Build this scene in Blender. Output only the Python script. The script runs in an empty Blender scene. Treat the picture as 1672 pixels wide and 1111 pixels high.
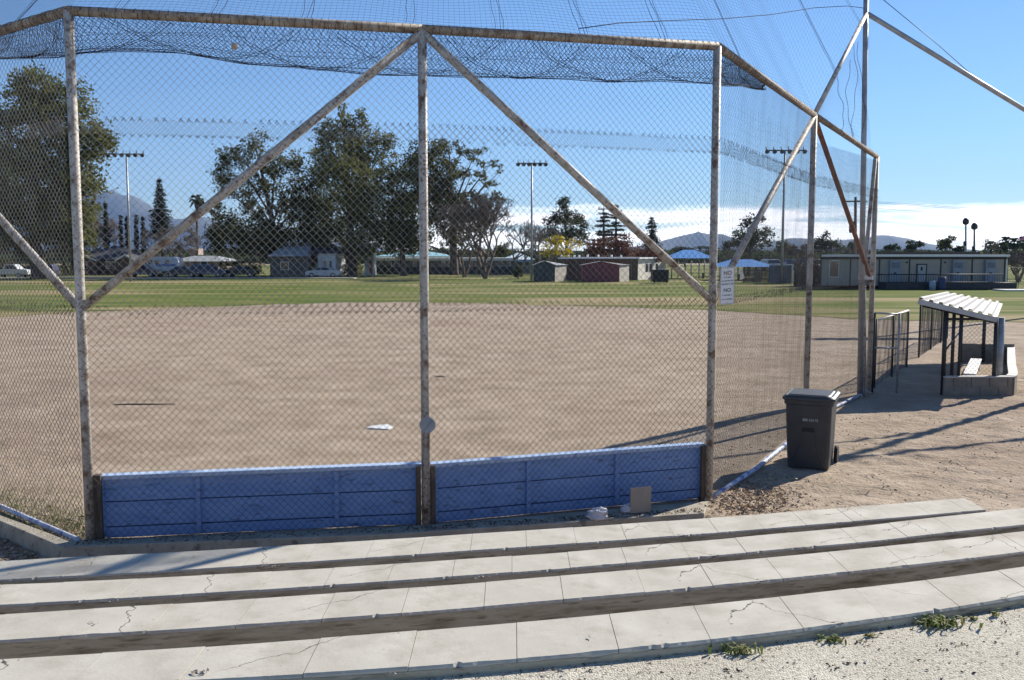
import bpy, math, random
import numpy as np
from mathutils import Vector, noise as mnoise
random.seed(7); rng = np.random.default_rng(7)
PI = math.pi
S = bpy.context.scene
COL = S.collection

# ------------------------------------------------------------------ camera, sky, sun, exposure
FPX, EYE = 1528.0, 3.1
PITCH = math.atan(140 / 1528)
cam = bpy.data.cameras.new('camera'); camo = bpy.data.objects.new('camera', cam); COL.objects.link(camo)
camo.location = (0, 0, EYE); camo.rotation_euler = (PI / 2 - PITCH, 0, 0)
cam.sensor_width = 36; cam.lens = 36 * FPX / 1672
cam.clip_start = 0.05; cam.clip_end = 16000
S.camera = camo
SUN_AZ, SUN_EL = math.radians(47.5), math.radians(31)
sv = Vector((math.sin(SUN_AZ) * math.cos(SUN_EL), math.cos(SUN_AZ) * math.cos(SUN_EL), math.sin(SUN_EL)))
W = bpy.data.worlds.new('World'); S.world = W; W.use_nodes = True
nt = W.node_tree; nt.nodes.clear()
out = nt.nodes.new('ShaderNodeOutputWorld'); bg = nt.nodes.new('ShaderNodeBackground')
sky = nt.nodes.new('ShaderNodeTexSky'); sky.sky_type = 'NISHITA'; sky.sun_disc = False
sky.sun_elevation = SUN_EL; sky.sun_rotation = SUN_AZ
sky.air_density = 1.0; sky.dust_density = 0.0; sky.ozone_density = 8.0
tc = nt.nodes.new('ShaderNodeTexCoord'); sep = nt.nodes.new('ShaderNodeSeparateXYZ')
nt.links.new(tc.outputs['Generated'], sep.inputs[0])
def wmath(op, a, b=None, c=None, clamp=False):
    n = nt.nodes.new('ShaderNodeMath'); n.operation = op; n.use_clamp = clamp
    for i, q in enumerate((a, b, c)):
        if q is None: continue
        if isinstance(q, (int, float)): n.inputs[i].default_value = q
        else: nt.links.new(q, n.inputs[i])
    return n.outputs[0]
mp = nt.nodes.new('ShaderNodeMapping'); mp.inputs['Scale'].default_value = (5, 5, 26)
nt.links.new(tc.outputs['Generated'], mp.inputs['Vector'])
cn = nt.nodes.new('ShaderNodeTexNoise'); cn.inputs['Scale'].default_value = 1.6; cn.inputs['Detail'].default_value = 9; cn.inputs['Roughness'].default_value = 0.62
nt.links.new(mp.outputs[0], cn.inputs['Vector'])
edge = wmath('ADD', sep.outputs['Z'], wmath('MULTIPLY', wmath('SUBTRACT', cn.outputs['Fac'], 0.5), 0.045))
topm = wmath('SUBTRACT', 1.0, wmath('DIVIDE', wmath('SUBTRACT', edge, 0.044), 0.007), clamp=True)       # below about 3 degrees
sidem = wmath('MULTIPLY', wmath('ADD', sep.outputs['X'], 0.22), 9.0, clamp=True)                          # only right of the tall trees
cn2 = nt.nodes.new('ShaderNodeTexNoise'); cn2.inputs['Scale'].default_value = 2.3; cn2.inputs['Detail'].default_value = 8; cn2.inputs['Distortion'].default_value = 0.6
mp2 = nt.nodes.new('ShaderNodeMapping'); mp2.inputs['Scale'].default_value = (3, 3, 34); nt.links.new(tc.outputs['Generated'], mp2.inputs['Vector']); nt.links.new(mp2.outputs[0], cn2.inputs['Vector'])
wisp = wmath('MULTIPLY_ADD', wmath('SUBTRACT', cn2.outputs['Fac'], 0.44), 5.5, 0.34, clamp=True)
cm = wmath('MULTIPLY', wmath('MULTIPLY', topm, sidem), wisp, clamp=True)
cmix = nt.nodes.new('ShaderNodeMix'); cmix.data_type = 'RGBA'
nt.links.new(cm, cmix.inputs['Factor']); nt.links.new(sky.outputs[0], cmix.inputs['A'])
cmix.inputs['B'].default_value = (16.5, 16.2, 16.2, 1)
nt.links.new(cmix.outputs['Result'], bg.inputs['Color']); bg.inputs['Strength'].default_value = 0.078
nt.links.new(bg.outputs[0], out.inputs['Surface'])
sun = bpy.data.lights.new('sun', 'SUN'); sun.energy = 4.8; sun.angle = math.radians(0.53); sun.color = (1, 0.935, 0.83)
suno = bpy.data.objects.new('sun', sun); COL.objects.link(suno); suno.location = (30, 30, 30)
suno.rotation_euler = sv.to_track_quat('Z', 'Y').to_euler()
S.view_settings.view_transform = 'Standard'; S.view_settings.look = 'None'
S.view_settings.exposure = 0.78; S.view_settings.gamma = 1

# ------------------------------------------------------------------ measuring: photo pixel -> world position
def ray(u, v):
    a = (u - 836) / FPX; b = -(v - 555.5) / FPX
    return a, math.cos(PITCH) + b * math.sin(PITCH), -math.sin(PITCH) + b * math.cos(PITCH)
def G(u, v, z=0.0):
    a, y, c = ray(u, v); t = (z - EYE) / c
    return Vector((a * t, y * t, z))
def A(u, v, Y):
    a, y, c = ray(u, v); t = Y / y
    return Vector((a * t, Y, EYE + c * t))

# ------------------------------------------------------------------ materials
def lk(t, a, b): t.links.new(a, b)
def mat(name, cols, scale=5.0, detail=6.0, rough=0.8, bump=0.0, bscale=None, metal=0.0, spec=0.3, dist=0.0, stretch=None, second=None, trans=0.0, island=False, rr=0.6):
    m = bpy.data.materials.new(name); m.use_nodes = True; t = m.node_tree; b = t.nodes['Principled BSDF']
    b.inputs['Roughness'].default_value = rough; b.inputs['Metallic'].default_value = metal
    b.inputs['Specular IOR Level'].default_value = spec
    c = t.nodes.new('ShaderNodeTexCoord'); mpn = t.nodes.new('ShaderNodeMapping')
    if stretch: mpn.inputs['Scale'].default_value = stretch
    lk(t, c.outputs['Object'], mpn.inputs['Vector'])
    n = t.nodes.new('ShaderNodeTexNoise'); n.inputs['Scale'].default_value = scale; n.inputs['Detail'].default_value = detail
    n.inputs['Distortion'].default_value = dist; n.inputs['Roughness'].default_value = rr
    lk(t, mpn.outputs[0], n.inputs['Vector'])
    r = t.nodes.new('ShaderNodeValToRGB'); e = r.color_ramp.elements
    while len(e) < len(cols): e.new(0.5)
    for i, (p, cc) in enumerate(cols):
        e[i].position = p; e[i].color = (*cc, 1)
    if island:
        g = t.nodes.new('ShaderNodeNewGeometry'); mx = t.nodes.new('ShaderNodeMath'); mx.operation = 'MULTIPLY_ADD'
        mx.inputs[1].default_value = 0.45; 
        lk(t, g.outputs['Random Per Island'], mx.inputs[0])
        m2 = t.nodes.new('ShaderNodeMath'); m2.operation = 'MULTIPLY'; m2.inputs[1].default_value = 0.75
        lk(t, n.outputs['Fac'], m2.inputs[0]); lk(t, m2.outputs[0], mx.inputs[2]); lk(t, mx.outputs[0], r.inputs[0])
    else:
        lk(t, n.outputs['Fac'], r.inputs[0])
    colout = r.outputs[0]
    if second:      # (scale, lo, hi, colour, strength): a second, overlaid pattern
        sc, lo, hi, col2, st = second
        n2 = t.nodes.new('ShaderNodeTexNoise'); n2.inputs['Scale'].default_value = sc; n2.inputs['Detail'].default_value = 8
        lk(t, mpn.outputs[0], n2.inputs['Vector'])
        mr = t.nodes.new('ShaderNodeMapRange'); mr.inputs[1].default_value = lo; mr.inputs[2].default_value = hi; mr.inputs[4].default_value = st
        lk(t, n2.outputs['Fac'], mr.inputs[0])
        mm = t.nodes.new('ShaderNodeMix'); mm.data_type = 'RGBA'; lk(t, mr.outputs[0], mm.inputs['Factor'])
        lk(t, colout, mm.inputs['A']); mm.inputs['B'].default_value = (*col2, 1); colout = mm.outputs['Result']
    lk(t, colout, b.inputs['Base Color'])
    if bump:
        nb = t.nodes.new('ShaderNodeTexNoise'); nb.inputs['Scale'].default_value = bscale or scale * 3; nb.inputs['Detail'].default_value = 7
        lk(t, c.outputs['Object'], nb.inputs['Vector'])
        bn = t.nodes.new('ShaderNodeBump'); bn.inputs['Strength'].default_value = min(1, bump); bn.inputs['Distance'].default_value = 0.02 * bump
        lk(t, nb.outputs['Fac'], bn.inputs['Height']); lk(t, bn.outputs[0], b.inputs['Normal'])
    if trans:
        tr = t.nodes.new('ShaderNodeBsdfTranslucent'); lk(t, colout, tr.inputs['Color'])
        ms = t.nodes.new('ShaderNodeMixShader'); ms.inputs[0].default_value = trans
        lk(t, b.outputs[0], ms.inputs[1]); lk(t, tr.outputs[0], ms.inputs[2])
        lk(t, ms.outputs[0], t.nodes['Material Output'].inputs['Surface'])
    return m
def flat(name, c, rough=0.6, metal=0.0, spec=0.4, v=0.15):
    d = tuple(x * (1 - v) for x in c); l = tuple(min(1, x * (1 + v)) for x in c)
    return mat(name, [(0.35, d), (0.65, l)], scale=3, rough=rough, metal=metal, spec=spec)
PIPE = mat('peeling_white_pipe', [(0.30, (0.09, 0.05, 0.035)), (0.38, (0.24, 0.18, 0.14)), (0.45, (0.42, 0.385, 0.34)), (0.72, (0.56, 0.53, 0.49))], scale=7, rough=0.55, bump=0.25, bscale=40, second=(38, 0.56, 0.66, (0.10, 0.05, 0.03), 0.85))
RAILM = mat('rusty_rail', [(0.3, (0.10, 0.065, 0.045)), (0.5, (0.24, 0.20, 0.155)), (0.7, (0.38, 0.35, 0.30))], scale=9, rough=0.65, bump=0.3, bscale=50, second=(30, 0.54, 0.64, (0.16, 0.07, 0.035), 0.7))
RUSTY = mat('rust_pipe', [(0.3, (0.09, 0.035, 0.02)), (0.6, (0.26, 0.10, 0.05)), (0.8, (0.36, 0.27, 0.2))], scale=6, rough=0.7, bump=0.2)
WIRED = mat('rusted_wire', [(0.3, (0.06, 0.045, 0.038)), (0.7, (0.15, 0.12, 0.10))], scale=2, rough=0.6, metal=0.1)
WIRE = mat('galvanised_wire', [(0.3, (0.08, 0.068, 0.06)), (0.6, (0.21, 0.20, 0.19))], scale=2, rough=0.36, metal=0.45, spec=0.5)
NETM = flat('black_nylon_net', (0.022, 0.018, 0.035), rough=0.8, spec=0.1)
BLUE = mat('blue_painted_board', [(0.3, (0.19, 0.33, 0.64)), (0.7, (0.27, 0.43, 0.74))], scale=2.2, rough=0.6, bump=0.3, bscale=30, stretch=(1, 1, 5), second=(7, 0.60, 0.70, (0.07, 0.10, 0.20), 0.75))
LBLUE = mat('light_blue_paint', [(0.3, (0.38, 0.52, 0.76)), (0.7, (0.56, 0.68, 0.86))], scale=5, rough=0.5, second=(11, 0.62, 0.68, (0.08, 0.13, 0.42), 0.9))
RAILW = mat('chipped_blue_white_rail', [(0.35, (0.14, 0.2, 0.5)), (0.48, (0.5, 0.55, 0.66)), (0.7, (0.7, 0.72, 0.75))], scale=9, rough=0.5, second=(16, 0.6, 0.66, (0.2, 0.1, 0.05), 0.8))
WOOD = mat('weathered_post_wood', [(0.3, (0.07, 0.06, 0.045)), (0.7, (0.19, 0.15, 0.11))], scale=8, rough=0.9, bump=0.5, bscale=30, stretch=(3, 3, 0.5))
CURB = mat('old_concrete_curb', [(0.3, (0.30, 0.26, 0.20)), (0.7, (0.47, 0.43, 0.35))], scale=4, rough=0.95, bump=0.6, bscale=40, second=(6, 0.6, 0.7, (0.10, 0.08, 0.06), 0.7))
BARK = mat('bark', [(0.3, (0.05, 0.035, 0.028)), (0.7, (0.16, 0.12, 0.095))], scale=2, rough=0.95, stretch=(3, 3, 0.6))
GBARK = mat('grey_bark', [(0.3, (0.12, 0.10, 0.09)), (0.7, (0.26, 0.22, 0.19))], scale=2, rough=0.95)
GALV = mat('galvanised_steel', [(0.3, (0.24, 0.25, 0.26)), (0.7, (0.42, 0.43, 0.44))], scale=5, rough=0.45, metal=0.4)
DARKM = flat('dark_steel', (0.03, 0.03, 0.032), rough=0.5)
WHITE = flat('white_paint', (0.72, 0.72, 0.70), rough=0.5, v=0.06)
CREAM = flat('cream_wall', (0.42, 0.38, 0.33), rough=0.8)
GREYW = flat('grey_wall', (0.20, 0.21, 0.22), rough=0.8)
BLACK = flat('black', (0.012, 0.012, 0.014), rough=0.5)
GLASS = flat('dark_glass', (0.02, 0.025, 0.035), rough=0.08, spec=0.8)
RUBBER = flat('rubber', (0.02, 0.02, 0.02), rough=0.8)
PRINT = flat('sign_print', (0.03, 0.03, 0.035), rough=0.6)

# concrete seating: pale slabs with hairline cracks and speckle
def concrete_mat(name, a, bcol):
    m = mat(name, [(0.3, a), (0.7, bcol)], scale=2.2, rough=0.9, bump=0.22, bscale=70, second=(26, 0.66, 0.74, (0.2, 0.17, 0.14), 0.35))
    t = m.node_tree; b = t.nodes['Principled BSDF']
    c = t.nodes.new('ShaderNodeTexCoord'); nn = t.nodes.new('ShaderNodeTexNoise'); nn.inputs['Scale'].default_value = 5; nn.inputs['Detail'].default_value = 5
    lk(t, c.outputs['Object'], nn.inputs['Vector'])
    vm = t.nodes.new('ShaderNodeMix'); vm.data_type = 'VECTOR'; vm.inputs['Factor'].default_value = 0.14
    lk(t, c.outputs['Object'], vm.inputs['A']); lk(t, nn.outputs['Color'], vm.inputs['B'])
    vo = t.nodes.new('ShaderNodeTexVoronoi'); vo.feature = 'DISTANCE_TO_EDGE'; vo.inputs['Scale'].default_value = 0.85; vo.inputs['Randomness'].default_value = 1
    lk(t, vm.outputs['Result'], vo.inputs['Vector'])
    mr = t.nodes.new('ShaderNodeMapRange'); mr.inputs[1].default_value = 0.0022; mr.inputs[2].default_value = 0.0005; lk(t, vo.outputs['Distance'], mr.inputs[0])
    n3 = t.nodes.new('ShaderNodeTexNoise'); n3.inputs['Scale'].default_value = 1.1; lk(t, c.outputs['Object'], n3.inputs['Vector'])
    m3 = t.nodes.new('ShaderNodeMapRange'); m3.inputs[1].default_value = 0.45; m3.inputs[2].default_value = 0.54; lk(t, n3.outputs['Fac'], m3.inputs[0])
    mu = t.nodes.new('ShaderNodeMath'); mu.operation = 'MULTIPLY'; lk(t, mr.outputs[0], mu.inputs[0]); lk(t, m3.outputs[0], mu.inputs[1])
    src = b.inputs['Base Color'].links[0].from_socket
    mm = t.nodes.new('ShaderNodeMix'); mm.data_type = 'RGBA'; lk(t, mu.outputs[0], mm.inputs['Factor']); lk(t, src, mm.inputs['A'])
    mm.inputs['B'].default_value = (0.07, 0.06, 0.05, 1)
    n4 = t.nodes.new('ShaderNodeTexNoise'); n4.inputs['Scale'].default_value = 2.6; n4.inputs['Detail'].default_value = 10; n4.inputs['Roughness'].default_value = .7; lk(t, c.outputs['Object'], n4.inputs['Vector'])
    m4 = t.nodes.new('ShaderNodeMapRange'); m4.inputs[1].default_value = 0.48; m4.inputs[2].default_value = 0.70; m4.inputs[4].default_value = .65; lk(t, n4.outputs['Fac'], m4.inputs[0])
    m5 = t.nodes.new('ShaderNodeMix'); m5.data_type = 'RGBA'; lk(t, m4.outputs[0], m5.inputs['Factor']); lk(t, mm.outputs['Result'], m5.inputs['A']); m5.inputs['B'].default_value = (0.30, 0.255, 0.195, 1)
    n6 = t.nodes.new('ShaderNodeTexNoise'); n6.inputs['Scale'].default_value = 17; n6.inputs['Detail'].default_value = 3; lk(t, c.outputs['Object'], n6.inputs['Vector'])
    m6 = t.nodes.new('ShaderNodeMapRange'); m6.inputs[1].default_value = 0.74; m6.inputs[2].default_value = 0.76; m6.inputs[4].default_value = .8; lk(t, n6.outputs['Fac'], m6.inputs[0])
    m7 = t.nodes.new('ShaderNodeMix'); m7.data_type = 'RGBA'; lk(t, m6.outputs[0], m7.inputs['Factor']); lk(t, m5.outputs['Result'], m7.inputs['A']); m7.inputs['B'].default_value = (0.06, 0.05, 0.045, 1)
    lk(t, m7.outputs['Result'], b.inputs['Base Color'])
    return m
SLAB = concrete_mat('pale_concrete_slab', (0.42, 0.39, 0.325), (0.56, 0.53, 0.455))
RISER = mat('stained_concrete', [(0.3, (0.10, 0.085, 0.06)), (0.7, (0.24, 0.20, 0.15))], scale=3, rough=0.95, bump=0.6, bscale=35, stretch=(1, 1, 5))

FACE = mat('stained_shaded_slab_face', [(0.3, (0.17, 0.15, 0.10)), (0.5, (0.38, 0.35, 0.27)), (0.8, (0.50, 0.465, 0.38))], scale=3, rough=0.95, bump=0.6, bscale=35, stretch=(1, 1, 7), second=(9, 0.55, 0.7, (0.09, 0.07, 0.045), 0.6))  # dirt stains, with the shade on the risers darkened into the tone
# ------------------------------------------------------------------ mesh helpers
ORG = {}
def setp(o, label=None, cat=None, group=None, kind=None):
    if label: o['label'] = label
    if cat: o['category'] = cat
    if group: o['group'] = group
    if kind: o['kind'] = kind
    return o
def thing(name, label, cat, loc=(0, 0, 0), rotz=0.0, group=None, org=None):
    o = bpy.data.objects.new(name, None); COL.objects.link(o); o.location = loc; o.rotation_euler = (0, 0, rotz); o.empty_display_size = 0.3
    ORG[o.name] = Vector(org if org is not None else loc)
    return setp(o, label, cat, group)
def npmesh(name, v, f, m, parent=None, origin=None, smooth=False):
    me = bpy.data.meshes.new(name)
    v = np.asarray(v, dtype=np.float32).reshape(-1, 3); f = np.asarray(f, dtype=np.int32)
    if parent is not None: og = ORG[parent.name]
    elif origin is not None: og = Vector(origin)
    else: og = Vector((0, 0, 0))
    v = v - np.array(og, dtype=np.float32)
    k = f.shape[1]
    me.vertices.add(len(v)); me.vertices.foreach_set('co', v.ravel())
    me.loops.add(f.size); me.loops.foreach_set('vertex_index', f.ravel())
    me.polygons.add(len(f)); me.polygons.foreach_set('loop_start', np.arange(0, f.size, k, dtype=np.int32))
    if smooth: me.polygons.foreach_set('use_smooth', np.ones(len(f), dtype=bool))
    me.update(calc_edges=True); me.materials.append(m)
    o = bpy.data.objects.new(name, me); COL.objects.link(o)
    if parent is not None: o.parent = parent
    else: o.location = og
    ORG[o.name] = og
    return o
class MB:
    def __init__(s): s.v = []; s.f = []; s.sm = []
    def add(s, vs, fs, smooth=False):
        k = len(s.v); s.v += [tuple(x) for x in vs]; s.f += [tuple(i + k for i in f) for f in fs]; s.sm += [smooth] * len(fs); return s
    def box(s, x0, x1, y0, y1, z0, z1):
        vs = [(x, y, z) for z in (z0, z1) for y in (y0, y1) for x in (x0, x1)]
        return s.add(vs, [(0, 2, 3, 1), (4, 5, 7, 6), (0, 1, 5, 4), (2, 6, 7, 3), (0, 4, 6, 2), (1, 3, 7, 5)])
    def obox(s, a, b, w, h, up=(0, 0, 1), z=0.0):
        """beam of width w (sideways) and height h from a to b"""
        a = Vector(a); b = Vector(b); d = (b - a).normalized(); up = Vector(up)
        r = d.cross(up).normalized(); u = r.cross(d).normalized()
        vs = []
        for p in (a, b):
            for (i, j) in ((-1, -1), (1, -1), (1, 1), (-1, 1)): vs.append(p + r * (i * w / 2) + u * (j * h / 2))
        return s.add(vs, [(0, 1, 2, 3), (7, 6, 5, 4), (0, 4, 5, 1), (1, 5, 6, 2), (2, 6, 7, 3), (3, 7, 4, 0)])
    def tube(s, pts, r, n=10, caps=True):
        pts = [Vector(p) for p in pts]; rs = r if isinstance(r, (list, tuple)) else [r] * len(pts)
        vs = []; fs = []; prev = None
        for i, p in enumerate(pts):
            d = (pts[min(i + 1, len(pts) - 1)] - pts[max(i - 1, 0)])
            if d.length < 1e-9: d = Vector((0, 0, 1))
            d.normalize()
            ref = prev if prev else (Vector((1, 0, 0)) if abs(d.x) < 0.9 else Vector((0, 1, 0)))
            q = (ref - d * ref.dot(d)).normalized(); prev = q; w = d.cross(q)
            for k in range(n):
                a = 2 * PI * k / n; vs.append(p + q * (math.cos(a) * rs[i]) + w * (math.sin(a) * rs[i]))
        for i in range(len(pts) - 1):
            for k in range(n):
                a = i * n + k; b = i * n + (k + 1) % n; fs.append((a, b, b + n, a + n))
        s.add(vs, fs, True)
        if caps:
            k0 = len(s.v) - len(vs); s.f.append(tuple(k0 + i for i in range(n - 1, -1, -1))); s.sm.append(False)
            s.f.append(tuple(k0 + (len(pts) - 1) * n + i for i in range(n))); s.sm.append(False)
        return s
    def prism(s, poly, y0, y1, axis='y'):
        """poly of (a, b) extruded along an axis: 'y' -> (a,y,b), 'x' -> (x,a,b), 'z' -> (a,b,z)"""
        n = len(poly)
        def P(a, b, t): return {'y': (a, t, b), 'x': (t, a, b), 'z': (a, b, t)}[axis]
        vs = [P(a, b, y0) for a, b in poly] + [P(a, b, y1) for a, b in poly]
        fs = [tuple(range(n)), tuple(range(2 * n - 1, n - 1, -1))] + [(i, i + n, (i + 1) % n + n, (i + 1) % n) for i in range(n)]
        return s.add(vs, fs)
    def lathe(s, prof, c=(0, 0, 0), n=16):
        vs = []; fs = []
        for r, z in prof:
            for k in range(n):
                a = 2 * PI * k / n; vs.append((c[0] + r * math.cos(a), c[1] + r * math.sin(a), c[2] + z))
        for i in range(len(prof) - 1):
            for k in range(n):
                a = i * n + k; b = i * n + (k + 1) % n; fs.append((a, b, b + n, a + n))
        return s.add(vs, fs, True)
    def build(s, name, m, parent=None, origin=None, bevel=0.0):
        og = ORG[parent.name] if parent is not None else Vector(origin) if origin is not None else Vector((0, 0, 0))
        me = bpy.data.meshes.new(name); me.from_pydata([tuple(Vector(v) - og) for v in s.v], [], s.f)
        me.polygons.foreach_set('use_smooth', s.sm); me.update()
        me.materials.append(m)
        o = bpy.data.objects.new(name, me); COL.objects.link(o); ORG[o.name] = og
        if parent is not None: o.parent = parent
        else: o.location = og
        if bevel:
            b = o.modifiers.new('bevel', 'BEVEL'); b.width = bevel; b.segments = 2; b.limit_method = 'ANGLE'
        return o
def tubes(P, r, n=3):
    """P (k, m, 3): k polylines of m points -> verts, quads"""
    P = np.asarray(P, dtype=np.float64); k, m, _ = P.shape
    T = np.gradient(P, axis=1); T /= np.linalg.norm(T, axis=2, keepdims=True) + 1e-9
    ref = np.array([0.31, -0.87, 0.38]); q = ref - T * (T @ ref)[..., None]; q /= np.linalg.norm(q, axis=2, keepdims=True) + 1e-9
    w = np.cross(T, q); a = np.arange(n) * 2 * PI / n
    V = P[:, :, None, :] + r * (q[:, :, None, :] * np.cos(a)[None, None, :, None] + w[:, :, None, :] * np.sin(a)[None, None, :, None])
    i = np.arange(k)[:, None, None] * m * n; j = np.arange(m - 1)[None, :, None] * n; l = np.arange(n)[None, None, :]; l2 = (l + 1) % n
    F = np.stack(np.broadcast_arrays(i + j + l, i + j + l2, i + j + n + l2, i + j + n + l), -1).reshape(-1, 4)
    return V.reshape(-1, 3), F
def merge(parts):
    vs = []; fs = []; k = 0
    for v, f in parts: vs.append(v); fs.append(f + k); k += len(v)
    return np.concatenate(vs), np.concatenate(fs)
def text_mesh(name, s, size, m, parent, loc, rot, extrude=0.001):
    c = bpy.data.curves.new(name, 'FONT'); c.body = s; c.size = size; c.extrude = extrude; c.align_x = 'CENTER'; c.align_y = 'CENTER'
    o = bpy.data.objects.new(name + '_tmp', c); COL.objects.link(o)
    dg = bpy.context.evaluated_depsgraph_get(); me = bpy.data.meshes.new_from_object(o.evaluated_get(dg))
    bpy.data.objects.remove(o); me.name = name; me.materials.clear(); me.materials.append(m)
    t = bpy.data.objects.new(name, me); COL.objects.link(t); t.parent = parent; t.location = loc; t.rotation_euler = rot
    return t

# ------------------------------------------------------------------ the ground
def qcurve(p3):
    (x0, y0), (x1, y1), (x2, y2) = p3
    c = ((y2 - y1) / (x2 - x1) - (y1 - y0) / (x1 - x0)) / (x2 - x0); b = (y1 - y0) / (x1 - x0) - c * (x0 + x1)
    a = y0 - b * x0 - c * x0 * x0
    def f(x):
        xc = min(max(x, x0 - 0.3), x2 + 0.3); return a + b * xc + c * xc * xc + (b + 2 * c * xc) * (x - xc)
    return f
ZS = [0.70, 0.96, 1.23, 1.48]                       # tops of the four seat rows, field side first
def gp(z, *uv): return [tuple(G(u, v, z))[:2] for u, v in uv]
FRONT = [gp(.70, (0, 948), (836, 895), (1608, 833)), gp(.96, (0, 988), (836, 935), (1672, 857)), gp(1.23, (0, 1046), (836, 987), (1672, 901.5)), gp(1.48, (314, 1111), (836, 1077), (1672, 973))]
BACK = [gp(.70, (52, 914), (836, 868), (1420, 826)), gp(.96, (0, 955), (836, 908), (1672, 829)), gp(1.23, (0, 1003), (836, 947), (1672, 868)), gp(1.48, (0, 1077), (836, 1017), (1672, 926))]
FR = [qcurve(p) for p in FRONT]; BK = [qcurve(p) for p in BACK]
P = {}
P[1] = G(148, 885); P[2] = G(696, 860); P[3] = G(1157, 817); P[4] = G(1315, 690); P[5] = G(1418, 642)
dL = Vector((-0.79, 0.61, 0)); P[0] = P[1] + dL * 5.5
TOP = {0: 5.65, 1: A(112, 18, P[1].y).z, 2: A(690, 48, P[2].y).z, 3: A(1170, 76, P[3].y).z, 4: A(1325, 188, P[4].y).z, 5: A(1428, 256, P[5].y).z}
TP = A(1406, 600, 20.26); TALL = Vector((TP.x, TP.y, 0))
CO = [G(-260, 745, .03), G(0, 851, .03), G(100, 893, .03), G(640, 872, .03), G(1150, 838, .03)]      # outer edge of the kerb
CI = [G(-260, 737, .03), G(0, 841, .03), G(113, 882, .03), G(640, 861, .03), G(1157, 818, .03)]
def curb_y(x):
    pts = CO
    if x <= pts[1].x: a, b = pts[0], pts[1]
    elif x <= pts[2].x: a, b = pts[1], pts[2]
    elif x <= pts[3].x: a, b = pts[2], pts[3]
    else: a, b = pts[3], pts[4]
    return a.y + (b.y - a.y) * (x - a.x) / (b.x - a.x)
def sstep(t): t = max(0, min(1, t)); return t * t * (3 - 2 * t)
def terrain(x, y):
    b0, b1, b2, b3 = BK[0](x), BK[1](x), BK[2](x), BK[3](x)
    if y < b3 - 0.12: return 1.40
    if y < b2 - 0.12: return 1.40 - 0.38 * sstep((y - b3 + 0.12) / 0.2)
    if y < b1 - 0.12: return 1.02 - 0.28 * sstep((y - b2 + 0.12) / 0.2)
    if y < b0 - 0.12: return 0.74 - 0.28 * sstep((y - b1 + 0.12) / 0.2)
    low = -0.17 * (1 - sstep((x - 1.9) / 0.5))
    cy = curb_y(x) + 0.12
    if x < 2.5 and y < cy: base = low
    elif x < 2.5: base = low * (1 - sstep((y - cy) / 0.1)) if y < cy + 0.1 else 0
    else: base = 0
    z = 0.46 + (base - 0.46) * sstep((y - b0 + 0.12) / 0.3)
    if y > b0 + 0.3 and y < 60:
        amp = 0.036 if (x > 2.6 and y < 10.5 + 1.1 * (x - 1)) else 0.006
        q = Vector((x, y, 0))
        z += amp * mnoise.fractal(q * 2.3, 1.0, 2.0, 4) - 0.018 * max(0, mnoise.noise(Vector((x * 3.6, y * 2.9, 7))) - 0.42) * (y > cy) + 0.006 * mnoise.noise(q * 0.6)
    return z
def grade(lo, hi, fine_lo, fine_hi, st, grow=1.22):
    c = list(np.arange(fine_lo, fine_hi, st)); a = []; x = fine_lo; s = st
    while x > lo: s *= grow; x -= s; a.append(x)
    x = c[-1]; s = st; b = []
    while x < hi: s *= grow; x += s; b.append(x)
    return a[::-1] + c + b
xs = grade(-9000, 9000, -7.5, 13.5, 0.085); ys = grade(-12, 9000, 3.2, 24, 0.075)
gv = [(x, y, terrain(x, y)) for y in ys for x in xs]
nx = len(xs); ii, jj = np.meshgrid(np.arange(nx - 1), np.arange(len(ys) - 1)); k0 = (jj * nx + ii).ravel()
gf = np.stack([k0, k0 + 1, k0 + nx + 1, k0 + nx], -1)
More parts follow.
